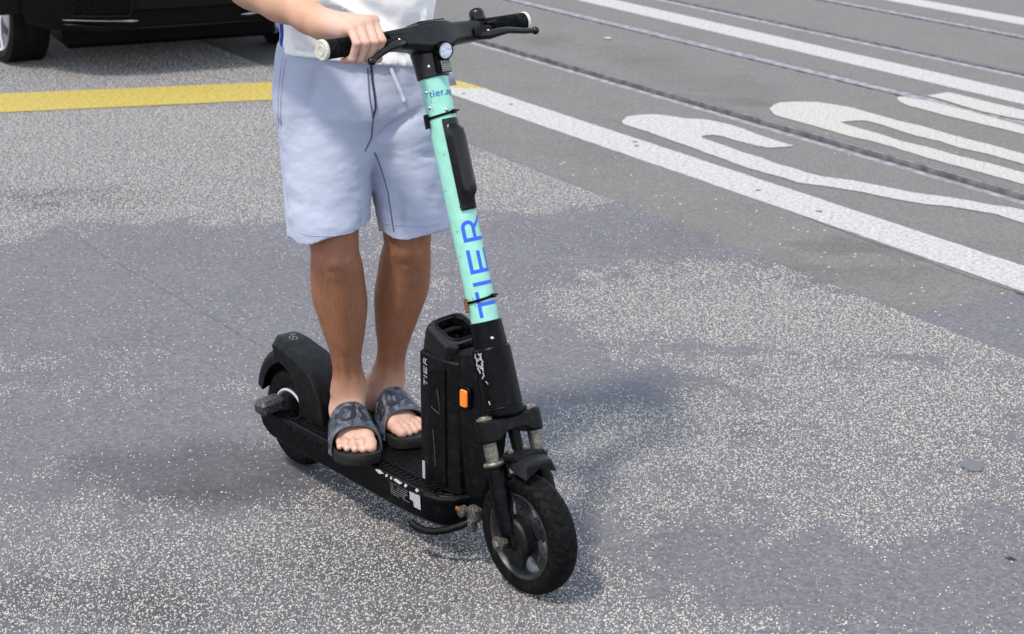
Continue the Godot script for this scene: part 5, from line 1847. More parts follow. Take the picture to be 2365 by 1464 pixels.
func foot(b: Body, heel: Vector3, toe: Vector3, inner: float, ankle: Vector3) -> void:
	var f := toe.normalized()
	var l := Vector3.UP.cross(f).normalized() * inner      # towards the big toe
	var y := DECK + SOLE_H
	var at := func(a: float, s: float, h: float) -> Vector3: return Vector3(heel.x, y + h, heel.z) + f * a + l * s
	b.cap(at.call(0.036, 0.0, 0.026), at.call(0.050, 0.0, 0.060), 0.030, 0.029, 0.02)
	b.cap(ankle, at.call(0.050, 0.0, 0.050), 0.033, 0.031, 0.03)
	b.cap(ankle + Vector3(0, -0.022, 0), at.call(0.140, 0.010, 0.028), 0.031, 0.025, 0.025)
	b.cap(at.call(0.060, -0.010, 0.030), at.call(0.165, -0.024, 0.018), 0.026, 0.018, 0.03)
	b.cap(at.call(0.150, 0.014, 0.024), at.call(0.190, 0.026, 0.018), 0.024, 0.0175, 0.02)
	b.cap(at.call(0.150, -0.012, 0.020), at.call(0.190, -0.008, 0.016), 0.020, 0.015, 0.02)
	b.cap(at.call(0.190, 0.026, 0.018), at.call(0.180, -0.030, 0.014), 0.0165, 0.012, 0.015)
	# malleoli
	b.cap(ankle + l * 0.030 + Vector3(0, -0.004, 0), ankle + l * 0.026, 0.011, 0.012, 0.014)
	b.cap(ankle - l * 0.031 + Vector3(0, -0.012, 0), ankle - l * 0.026, 0.010, 0.012, 0.014)
	# toes
	b.chain([at.call(0.195, 0.029, 0.017), at.call(0.222, 0.031, 0.016), at.call(0.246, 0.029, 0.0135)], [0.0145, 0.0132, 0.0122], 0.005)
	var n := 0
	for q in [[0.010, 0.245, 0.0088], [-0.008, 0.240, 0.0084], [-0.0245, 0.231, 0.0080], [-0.039, 0.217, 0.0074]]:
		b.chain([at.call(q[1] - 0.050, q[0] * 0.92, 0.015), at.call(q[1] - 0.020, q[0], 0.0195 - n * 0.001), at.call(q[1], q[0] * 1.02, 0.0095)], [0.0095, q[2] * 0.98, q[2]], 0.0035)
		n += 1

func build_person() -> void:
	skin_noise = FastNoiseLite.new()
	skin_noise.noise_type = FastNoiseLite.TYPE_SIMPLEX_SMOOTH
	skin_noise.frequency = 1.0
	skin_noise.fractal_octaves = 3
	skin_noise.seed = 19
	var who := thing("person", "rider in white shirt, pale blue shorts and camouflage slides standing on the scooter", "person", P0)
	var b := Body.new()
	bodyf = b
	# joints
	var r_ank := Vector3(-0.384, 0.290, -4.035)
	var r_knee := Vector3(-0.403, 0.640, -3.985)
	var r_hip := Vector3(-0.425, 1.000, -4.075)
	var l_ank := Vector3(-0.298, 0.283, -4.120)
	var l_knee := Vector3(-0.243, 0.632, -4.070)
	var l_hip := Vector3(-0.260, 1.000, -4.105)
	for q in [[r_ank, r_knee, r_hip, 1.0], [l_ank, l_knee, l_hip, -1.0]]:
		var an: Vector3 = q[0]
		var kn: Vector3 = q[1]
		var hi: Vector3 = q[2]
		var s: float = q[3]          # +x is the inner side of the right leg
		b.limb([an, an.lerp(kn, 0.16), an.lerp(kn, 0.36), an.lerp(kn, 0.60), an.lerp(kn, 0.80), kn, kn.lerp(hi, 0.25), hi], [0.0330, 0.0325, 0.0375, 0.0455, 0.0490, 0.0525, 0.0590, 0.082], 5)
		# calf at the back, its two heads to the sides, knee cap
		b.limb([an.lerp(kn, 0.30) + Vector3(0, 0, -0.010), an.lerp(kn, 0.50) + Vector3(s * 0.004, 0, -0.026), an.lerp(kn, 0.68) + Vector3(s * 0.004, 0, -0.030), an.lerp(kn, 0.90) + Vector3(0, 0, -0.016)], [0.029, 0.039, 0.043, 0.043], 4, 0.02)
		b.limb([an.lerp(kn, 0.34) + Vector3(s * 0.006, 0, 0), an.lerp(kn, 0.56) + Vector3(s * 0.015, 0, -0.012), an.lerp(kn, 0.70) + Vector3(s * 0.013, 0, -0.014), an.lerp(kn, 0.90) + Vector3(s * 0.010, 0, -0.006)], [0.026, 0.033, 0.035, 0.038], 4, 0.02)
		b.limb([an.lerp(kn, 0.38) + Vector3(-s * 0.006, 0, 0), an.lerp(kn, 0.62) + Vector3(-s * 0.018, 0, -0.010), an.lerp(kn, 0.76) + Vector3(-s * 0.016, 0, -0.012), an.lerp(kn, 0.92) + Vector3(-s * 0.008, 0, -0.004)], [0.028, 0.036, 0.038, 0.040], 4, 0.02)
		b.cap(kn + Vector3(s * 0.002, -0.006, 0.030), kn + Vector3(s * 0.002, 0.026, 0.025), 0.026, 0.030, 0.03)
		# dips beside and below the knee cap, edge of the shin bone, muscle lines
		b.fold(kn + Vector3(-0.030, -0.020, 0.044), kn + Vector3(-0.026, 0.040, 0.044), -0.0042, 0.015)
		b.fold(kn + Vector3(0.032, -0.020, 0.044), kn + Vector3(0.028, 0.040, 0.044), -0.0055, 0.013)
		b.fold(kn + Vector3(-0.016, -0.042, 0.052), kn + Vector3(0.018, -0.042, 0.052), -0.0018, 0.014)
		b.fold(kn + Vector3(0.0, -0.064, 0.050), kn + Vector3(0.001, -0.040, 0.052), 0.0022, 0.016)
		b.fold(an.lerp(kn, 0.84) + Vector3(-s * 0.030, 0, 0.034), an.lerp(kn, 0.42) + Vector3(-s * 0.022, 0, 0.030), -0.0035, 0.011)
		b.fold(an.lerp(kn, 0.80) + Vector3(s * 0.030, 0, 0.030), an.lerp(kn, 0.46) + Vector3(s * 0.020, 0, 0.026), -0.0035, 0.010)
		b.fold(an.lerp(kn, 0.40) + Vector3(0.012, 0, 0.030), an.lerp(kn, 0.02) + Vector3(0.010, 0, 0.034), -0.0022, 0.008)
		b.fold(an.lerp(kn, 0.22) + Vector3(-0.004, 0, 0.034), an.lerp(kn, -0.06) + Vector3(-0.004, 0, 0.040), 0.0026, 0.006)
		b.fold(an.lerp(kn, 0.86) + Vector3(0, 0, 0.052), an.lerp(kn, 0.30) + Vector3(s * 0.006, 0, 0.040), 0.0020, 0.010)
	foot(b, R_HEEL, R_TOE, 1.0, r_ank)
	foot(b, L_HEEL, L_TOE, -1.0, l_ank)
	var skin := {}
	b.skin(AABB(Vector3(-0.52, 0.17, -4.26), Vector3(0.42, 0.66, 0.46)), 0.0041, P0, skin, skin_tone)
	# trunk, neck, arms: mostly inside the clothes
	var u := Body.new()
	u.chain([Vector3(-0.345, 0.99, -4.09), Vector3(-0.345, 1.14, -4.085), Vector3(-0.345, 1.32, -4.09), Vector3(-0.345, 1.48, -4.09)], [0.095, 0.088, 0.100, 0.085], 0.05)
	u.cap(r_hip, l_hip, 0.085, 0.085, 0.05)
	u.cap(Vector3(-0.41, 1.34, -4.08), Vector3(-0.28, 1.34, -4.09), 0.090, 0.090, 0.05)
	u.cap(r_hip, r_hip.lerp(r_knee, 0.6), 0.082, 0.066, 0.03)
	u.cap(l_hip, l_hip.lerp(l_knee, 0.6), 0.080, 0.066, 0.03)
	var r_sh := Vector3(-0.510, 1.530, -4.055)
	var l_sh := Vector3(-0.185, 1.525, -4.085)
	u.cap(r_sh, l_sh, 0.052, 0.052, 0.05)
	u.cap(Vector3(-0.345, 1.54, -4.08), Vector3(-0.338, 1.66, -4.055), 0.055, 0.050, 0.04)
	var r_elb := Vector3(-0.592, 1.262, -3.935)
	var r_wri := Vector3(-0.392, 1.182, -3.772)
	u.cap(r_sh, r_elb, 0.050, 0.041, 0.03)
	u.cap(r_elb, r_elb.lerp(r_wri, 0.15), 0.041, 0.043, 0.03)
	var l_elb := Vector3(-0.085, 1.330, -3.985)
	var l_wri := Vector3(-0.225, 1.465, -3.835)
	u.cap(l_sh, l_elb, 0.050, 0.041, 0.03)
	u.chain([l_elb, l_elb.lerp(l_wri, 0.35), l_elb.lerp(l_wri, 0.75), l_wri], [0.040, 0.040, 0.030, 0.027], 0.03)
	u.skin(AABB(Vector3(-0.72, 0.72, -4.24), Vector3(0.72, 0.98, 0.46)), 0.014, P0, skin, skin_tone)
	# right forearm and the hand closed round the near grip; left hand held up before the chest
	var h := Body.new()
	h.chain([r_elb, r_elb.lerp(r_wri, 0.22) + Vector3(0, 0.004, 0), r_elb.lerp(r_wri, 0.55), r_elb.lerp(r_wri, 0.85), r_wri], [0.041, 0.0455, 0.037, 0.0295, 0.028], 0.03)
	h.cap(r_elb.lerp(r_wri, 0.10) + Vector3(0.008, -0.014, 0.004), r_elb.lerp(r_wri, 0.45) + Vector3(0.004, -0.008, 0.004), 0.032, 0.026, 0.03)
	var hx := scooter.transform * st_xf * Transform3D(Basis(Vector3.RIGHT, deg_to_rad(1.0)), Vector3(0.012, 0.812, 0))
	var out := (hx.basis * Vector3(0, 0, 1)).normalized()
	var bar := hx * Vector3(0, 0, 0.178)
	var fw := out.cross(Vector3.UP).normalized()
	if fw.dot(Vector3(0.6, 0, 0.78)) < 0:
		fw = -fw
	grip_hand(h, bar, -out, fw, r_wri)
	h.skin(AABB(Vector3(-0.66, 1.06, -4.00), Vector3(0.44, 0.26, 0.36)), 0.0029, P0, skin, skin_tone)
	var h2 := Body.new()
	h2.chain([l_elb.lerp(l_wri, 0.6), l_wri], [0.034, 0.027], 0.02)
	var d2 := (l_wri - l_elb).normalized()
	var s2 := d2.cross(Vector3(0.3, 0.2, 1)).normalized()
	var c2 := s2.cross(d2).normalized()
	for i in 4:
		var off := s2 * (0.027 - 0.018 * i)
		var m := l_wri + d2 * (0.085 - 0.004 * absf(i - 1.2)) + off
		h2.cap(l_wri + off * 0.5, m, 0.016, 0.012, 0.015)
		h2.chain([m, m + d2 * 0.036 + c2 * 0.010, m + d2 * 0.052 + c2 * 0.032, m + d2 * 0.050 + c2 * 0.052], [0.0105, 0.0095, 0.0088, 0.0078], 0.004)
	h2.chain([l_wri + d2 * 0.015 + s2 * 0.018, l_wri + d2 * 0.050 + s2 * 0.045 + c2 * 0.012, l_wri + d2 * 0.078 + s2 * 0.050 + c2 * 0.024], [0.015, 0.012, 0.0095], 0.006)
	h2.skin(AABB(Vector3(-0.36, 1.38, -3.93), Vector3(0.24, 0.28, 0.24)), 0.0042, P0, skin, skin_tone)
	# head
	var hd := Body.new()
	var hc := Vector3(-0.330, 1.790, -4.020)
	var fd := Vector3(0.20, -0.22, 0.95).normalized()
	var sd := fd.cross(Vector3.UP).normalized()
	var ud := sd.cross(fd).normalized()
	var hp := func(a: float, s: float, c: float) -> Vector3: return hc + fd * a + sd * s + ud * c
	hd.cap(hp.call(-0.022, 0, 0.028), hp.call(0.022, 0, 0.026), 0.080, 0.074, 0.03)
	hd.cap(hp.call(0.022, 0, -0.01), hp.call(0.040, 0, -0.085), 0.062, 0.034, 0.04)
	hd.cap(hp.call(0.084, 0, 0.010), hp.call(0.104, 0, -0.022), 0.010, 0.013, 0.012)
	hd.cap(hp.call(0.080, -0.018, -0.058), hp.call(0.080, 0.018, -0.058), 0.009, 0.009, 0.008)
	hd.cap(hp.call(0.062, -0.036, 0.030), hp.call(0.076, -0.012, 0.032), 0.012, 0.011, 0.012)
	hd.cap(hp.call(0.062, 0.036, 0.030), hp.call(0.076, 0.012, 0.032), 0.012, 0.011, 0.012)
	for s in [1.0, -1.0]:
		hd.cap(hp.call(0.076, s * 0.032, 0.010), hp.call(0.077, s * 0.030, 0.010), 0.012, 0.012, 0.004)
		hd.cap(hp.call(-0.012, s * 0.078, 0.018), hp.call(-0.006, s * 0.074, -0.026), 0.014, 0.009, 0.008)
	hd.cap(Vector3(-0.338, 1.62, -4.065), hp.call(-0.01, 0, -0.05), 0.053, 0.052, 0.04)
	hd.skin(AABB(Vector3(-0.46, 1.60, -4.18), Vector3(0.26, 0.32, 0.30)), 0.006, P0, skin, skin_tone)
	put("body", skin_mesh(skin), M.skin, who)
	var hr := Body.new()
	hr.cap(hp.call(-0.030, 0, 0.046), hp.call(0.018, 0, 0.052), 0.084, 0.072, 0.03)
	hr.cap(hp.call(-0.060, 0, 0.0), hp.call(-0.050, 0, -0.05), 0.060, 0.040, 0.03)
	hr.wob = skin_noise
	hr.wob_amp = 0.008
	hr.wob_scale = Vector3(40, 12, 40)
	hr.cuts = [Plane(-(ud * 0.8 - fd * 0.6).normalized(), -(ud * 0.8 - fd * 0.6).normalized().dot(hp.call(0.045, 0, 0.042)))]
	var hs := {}
	hr.skin(AABB(Vector3(-0.47, 1.66, -4.20), Vector3(0.28, 0.30, 0.32)), 0.008, P0, hs)
	put("hair", skin_mesh(hs), M.hair, who)
	for s in [1.0, -1.0]:
		var ey := MB.new()
		ey.xf = Transform3D(Basis(sd, fd, ud), hp.call(0.0835, s * 0.031, 0.010) - P0)
		ey.lathe([Vector2(0, 0.005), Vector2(0.004, 0.0045), Vector2(0.0075, 0.0), Vector2(0, 0)], 12)
		put("eye", ey.mesh(50), M.hair, who)
	leg_hair(who, skin)
	toe_nails(who)
	build_shorts(who)
	build_shirt(who, r_sh, r_elb, l_sh, l_elb)
	sandal(who, R_HEEL, R_TOE, 1.0, "slide worn on the foot nearer the photographer")
	sandal(who, L_HEEL, L_TOE, -1.0, "slide half hidden behind the battery case")

# hand round a bar: bin runs along the bar towards the stem (thumb side), fw away from the rider
func grip_hand(h: Body, bar: Vector3, bin: Vector3, fw: Vector3, wri: Vector3) -> void:
	var up := Vector3.UP
	var at := func(a: float, f: float, y: float) -> Vector3: return bar + bin * a + fw * f + up * y
	var offs := [0.030, 0.0105, -0.0095, -0.0280]
	var ups := [0.046, 0.046, 0.042, 0.036]
	var fws := [0.004, 0.010, 0.010, 0.006]
	var len_ := [1.0, 1.06, 1.0, 0.86]
	for i in 4:
		var a: float = offs[i]
		var k: float = len_[i]
		var mcp: Vector3 = at.call(a + 0.006, fws[i], ups[i])
		var pip: Vector3 = at.call(a - 0.002, 0.038 * k + 0.004, 0.012)
		var dip: Vector3 = at.call(a - 0.006, 0.027 * k + 0.002, -0.0235 * k)
		var tip: Vector3 = at.call(a - 0.008, -0.004, -0.0285)
		var r: float = [0.0098, 0.0100, 0.0094, 0.0086][i]
		knuckles.append(mcp + up * 0.008)
		knuckles.append(pip + fw * 0.008)
		h.fold(pip + fw * 0.010 - bin * 0.006, pip + fw * 0.010 + bin * 0.006, 0.0016, 0.0045)
		h.fold(pip + fw * 0.0085 - bin * 0.007 + up * 0.007, pip + fw * 0.0085 + bin * 0.007 + up * 0.007, -0.0010, 0.0018)
		h.cap(wri + (mcp - wri) * 0.12 + bin * a * 0.35 + up * 0.004, mcp, 0.0185, r * 1.18, 0.016)
		h.cap(mcp + up * 0.001, mcp, r * 1.15, r * 1.15, 0.006)
		h.chain([mcp, pip, dip, tip], [r * 1.04, r * 0.98, r * 0.90, r * 0.82], 0.0035)
	# heel of the hand over the bar and behind it
	h.cap(wri, at.call(-0.020, -0.020, 0.026), 0.024, 0.017, 0.02)
	h.cap(wri, at.call(0.012, -0.014, 0.030), 0.023, 0.016, 0.02)
	# thumb: leaves the palm's side, passes under the bar
	h.chain([wri + (at.call(0.03, -0.02, 0.02) - wri) * 0.45, at.call(0.036, -0.028, 0.012), at.call(0.042, -0.018, -0.022), at.call(0.040, 0.012, -0.031)], [0.0185, 0.0145, 0.0115, 0.0098], 0.008)
	# tendons and knuckles on the back
	for i in 4:
		var a: float = offs[i]
		h.fold(wri.lerp(at.call(a, fws[i], ups[i]), 0.35) + up * 0.012, at.call(a + 0.006, fws[i] - 0.004, ups[i] + 0.006), 0.0011, 0.004)

func leg_hair(who: Node3D, skin: Dictionary) -> void:
	var V: PackedVector3Array = skin["v"]
	var NR: PackedVector3Array = skin["n"]
	var b := MB.new()
	var r := RandomNumberGenerator.new()
	r.seed = 6
	var n := 0
	while n < 7000:
		var i := r.randi_range(0, V.size() - 1)
		var p := V[i]
		var wy := p.y + P0.y
		if wy < 0.315 or wy > 0.66:
			n += 0
			if r.randf() < 0.001:
				n += 1
			continue
		var d := (NR[i] * 0.55 + Vector3(r.randf_range(-0.4, 0.4), -0.85, r.randf_range(-0.4, 0.4))).normalized()
		var s := d.cross(NR[i]).normalized() * 0.00016
		var L := r.randf_range(0.007, 0.015)
		var m := p + d * L * 0.55
		var e := m + (d - NR[i] * 0.35).normalized() * L * 0.5
		b.tri(p - s, p + s, m)
		b.tri(m - s, m + s, e)
		n += 1
	var o := put("leg_hair", b.mesh(1), M.leg_hair, who)
	o.set_meta("kind", "stuff")

func toe_nails(who: Node3D) -> void:
	for side in [[R_HEEL, R_TOE, 1.0]]:
		var f: Vector3 = side[1].normalized()
		var l: Vector3 = Vector3.UP.cross(f).normalized() * side[2]
		var y := DECK + SOLE_H
		for q in [[0.029, 0.2515, 0.0055, 0.0215, -0.50], [0.010, 0.2495, 0.0042, 0.0150, -0.95], [-0.008, 0.2450, 0.0040, 0.0148, -0.95], [-0.0245, 0.2360, 0.0036, 0.0142, -0.95], [-0.039, 0.2220, 0.0030, 0.0136, -0.9]]:
			var b := MB.new()
			var c: Vector3 = Vector3(side[0].x, y + q[3], side[0].z) + f * q[1] + l * q[0] - P0
			b.xf = Transform3D(Basis(l, (Vector3.UP * cos(q[4]) - f * sin(q[4])).normalized(), (f * cos(q[4]) + Vector3.UP * sin(q[4])).normalized()), c)
			b.lathe([Vector2(0, 0.0012), Vector2(q[2] * 0.7, 0.0009), Vector2(q[2], 0.0), Vector2(0, -0.001)], 12)
			put("toenail", b.mesh(50), M.nail, who)

func build_shorts(who: Node3D) -> void:
	var b := Body.new()
	shortsf = b
	# waist and seat, then two wide legs
	b.cap(Vector3(-0.418, 1.085, -4.075), Vector3(-0.272, 1.080, -4.098), 0.104, 0.102, 0.04)
	b.cap(Vector3(-0.430, 0.985, -4.075), Vector3(-0.258, 0.985, -4.105), 0.116, 0.112, 0.05)
	b.cap(Vector3(-0.420, 0.940, -4.070), Vector3(-0.418, 0.660, -4.000), 0.112, 0.0930, 0.030)
	b.cap(Vector3(-0.412, 0.90, -4.02), Vector3(-0.414, 0.70, -3.965), 0.072, 0.066, 0.03)
	b.cap(Vector3(-0.248, 0.940, -4.100), Vector3(-0.226, 0.650, -4.066), 0.106, 0.079, 0.006)
	b.cap(Vector3(-0.340, 0.955, -4.020), Vector3(-0.345, 0.885, -4.03), 0.070, 0.050, 0.05)
	# folds pulled from the crotch and across the thighs
	for q in [
		[-0.350, 0.870, -3.985, -0.520, 0.930, -4.010, -0.006, 0.012], [-0.355, 0.895, -3.970, -0.500, 0.985, -3.990, 0.005, 0.014],
		[-0.350, 0.845, -3.990, -0.515, 0.860, -4.000, -0.005, 0.012], [-0.345, 0.820, -3.990, -0.500, 0.790, -3.970, 0.005, 0.016],
		[-0.340, 0.905, -3.980, -0.400, 1.050, -3.975, 0.006, 0.014], [-0.325, 0.905, -3.980, -0.345, 1.050, -3.985, -0.006, 0.010],
		[-0.310, 0.900, -3.990, -0.190, 0.960, -4.010, -0.006, 0.012], [-0.300, 0.880, -4.000, -0.160, 0.910, -4.020, 0.005, 0.014],
		[-0.295, 0.855, -4.010, -0.165, 0.850, -4.020, -0.005, 0.012], [-0.290, 0.815, -4.010, -0.170, 0.790, -4.010, 0.004, 0.016],
		[-0.480, 0.760, -3.950, -0.360, 0.735, -3.930, -0.004, 0.014], [-0.500, 0.720, -3.960, -0.370, 0.700, -3.930, 0.005, 0.014],
		[-0.440, 0.83, -3.95, -0.425, 0.700, -3.910, -0.004, 0.018], [-0.385, 0.80, -3.96, -0.372, 0.670, -3.920, 0.005, 0.014], [-0.470, 0.74, -3.95, -0.475, 0.66, -3.94, 0.005, 0.012], [-0.352, 0.74, -3.96, -0.345, 0.66, -3.96, -0.005, 0.012],
		[-0.215, 0.80, -4.00, -0.205, 0.66, -4.00, 0.004, 0.018], [-0.255, 0.78, -4.00, -0.250, 0.66, -4.00, -0.004, 0.014],
		[-0.535, 1.05, -4.06, -0.545, 0.86, -4.07, -0.004, 0.018], [-0.46, 1.06, -3.985, -0.50, 0.90, -3.985, 0.004, 0.018], [-0.43, 1.06, -3.975, -0.44, 0.96, -3.965, -0.004, 0.014],
		[-0.22, 1.06, -3.995, -0.20, 0.97, -4.0, -0.004, 0.012], [-0.17, 1.05, -4.02, -0.165, 0.92, -4.03, 0.004, 0.014]]:
		b.fold(Vector3(q[0], q[1], q[2]), Vector3(q[3], q[4], q[5]), q[6] * 1.9, q[7])
	var wv := FastNoiseLite.new()
	wv.noise_type = FastNoiseLite.TYPE_SIMPLEX_SMOOTH
	wv.frequency = 1.0
	wv.fractal_octaves = 4
	wv.seed = 88
	b.wob = wv
	b.wob_amp = 0.0032
	b.wob_scale = Vector3(10, 16, 10)
	var rd := FastNoiseLite.new()
	rd.noise_type = FastNoiseLite.TYPE_SIMPLEX_SMOOTH
	rd.fractal_type = FastNoiseLite.FRACTAL_RIDGED
	rd.frequency = 1.0
	rd.fractal_octaves = 3
	rd.seed = 12
	b.ridge = rd
	b.ridge_amp = 0.0007
	b.ridge_scale = Vector3(7, 17, 7)
	b.hollow(Vector3(-0.418, 0.60, -3.985), Vector3(-0.419, 0.690, -4.000), 0.076, 0.074)
	b.hollow(Vector3(-0.231, 0.60, -4.064), Vector3(-0.234, 0.690, -4.068), 0.068, 0.066)
	b.cuts = [Plane(Vector3.UP, 1.10)]
	var n1 := Vector3(0.17, -1, 0.02).normalized()
	var n2 := Vector3(0.02, -1, 0.05).normalized()
	b.hems = [[Plane(n1, n1.dot(Vector3(-0.418, 0.680, -3.95))), -2.0, -0.3155], [Plane(n2, n2.dot(Vector3(-0.226, 0.664, -4.0))), -0.3155, 2.0]]
	var o := {}
	b.skin(AABB(Vector3(-0.575, 0.63, -4.235), Vector3(0.475, 0.49, 0.34)), 0.0044, P0, o)
	var sh := put("shorts", skin_mesh(o), M.shorts, who)
	sh.set_meta("label", "pale blue sweat shorts with a drawcord")
	# seams and cords lie on the cloth: walked on from the front
	var on := func(x: float, y: float, off: float, dir := Vector3(0, 0, -1)) -> Vector3:
		return b.hit(Vector3(x, y, -3.80), dir, off) - P0
	var seam := func(called: String, pts: Array, r: float, m: Material, dir := Vector3(0, 0, -1), off := 0.0) -> void:
		var s := MB.new()
		var path := []
		for k in pts.size() - 1:
			for j in 8:
				var t := j / 8.0
				var p: Vector2 = pts[k].lerp(pts[k + 1], t)
				var at := b.hit(Vector3(p.x, p.y, -4.0) - dir.normalized() * 0.25, dir, off)
				if absf(b.all_dist(at) - off) < 0.002 and at.z > -4.2:
					path.append(at - P0)
		if path.size() < 3:
			return
		var sm := []
		for k in path.size():
			sm.append((path[maxi(k - 1, 0)] + path[k] * 2.0 + path[mini(k + 1, path.size() - 1)]) / 4.0)
		s.tube(sm, r, 6)
		put(called, s.mesh(60), m, sh)
	seam.call("fly_seam", [Vector2(-0.318, 1.055), Vector2(-0.314, 1.0), Vector2(-0.306, 0.95), Vector2(-0.312, 0.90), Vector2(-0.330, 0.865)], 0.0020, M.seam_dark)
	seam.call("inner_seam", [Vector2(-0.308, 0.865), Vector2(-0.294, 0.82), Vector2(-0.280, 0.765), Vector2(-0.272, 0.70), Vector2(-0.268, 0.672)], 0.0016, M.seam_dark)
	seam.call("hem_stitching", [Vector2(-0.500, 0.696), Vector2(-0.45, 0.694), Vector2(-0.40, 0.694), Vector2(-0.345, 0.698)], 0.0011, M.shorts_seam)
	seam.call("hem_stitching", [Vector2(-0.296, 0.692), Vector2(-0.25, 0.692), Vector2(-0.20, 0.692), Vector2(-0.155, 0.694)], 0.0011, M.shorts_seam)
	seam.call("pocket_seam", [Vector2(-0.500, 1.075), Vector2(-0.510, 1.02), Vector2(-0.515, 0.96), Vector2(-0.518, 0.905)], 0.0030, M.shorts)
	seam.call("pocket_seam", [Vector2(-0.508, 1.075), Vector2(-0.517, 1.02), Vector2(-0.522, 0.96), Vector2(-0.524, 0.905)], 0.0012, M.shorts_seam)
	seam.call("side_seam", [Vector2(-0.522, 0.90), Vector2(-0.510, 0.80), Vector2(-0.498, 0.70), Vector2(-0.49, 0.672)], 0.0012, M.shorts_seam)
	# drawcords
	seam.call("drawcord", [Vector2(-0.310, 1.062), Vector2(-0.308, 1.03), Vector2(-0.302, 0.995), Vector2(-0.300, 0.970), Vector2(-0.308, 0.945)], 0.0026, M.cord_dark, Vector3(0, 0, -1), 0.002)
	seam.call("drawcord", [Vector2(-0.268, 1.055), Vector2(-0.258, 1.03), Vector2(-0.246, 1.00), Vector2(-0.238, 0.975)], 0.0045, M.cord_light, Vector3(0, 0, -1), 0.003)
	# pocket lining peeping out at the far hip
	var fl := MB.new()
	fl.loft([PackedVector3Array([Vector3(-0.155, 1.055, -4.06), Vector3(-0.150, 1.050, -4.03), Vector3(-0.160, 1.048, -4.03)]), PackedVector3Array([Vector3(-0.138, 1.035, -4.055), Vector3(-0.128, 1.025, -4.03), Vector3(-0.145, 1.022, -4.03)]), PackedVector3Array([Vector3(-0.128, 1.012, -4.05), Vector3(-0.124, 1.006, -4.04), Vector3(-0.140, 1.004, -4.04)])])
	var tr := MB.new()
	for p in fl.v:
		tr.v.append(p - P0)
		tr.cols.append(Color.WHITE)
	put("cloth_fold", tr.mesh(40), M.shorts, sh)

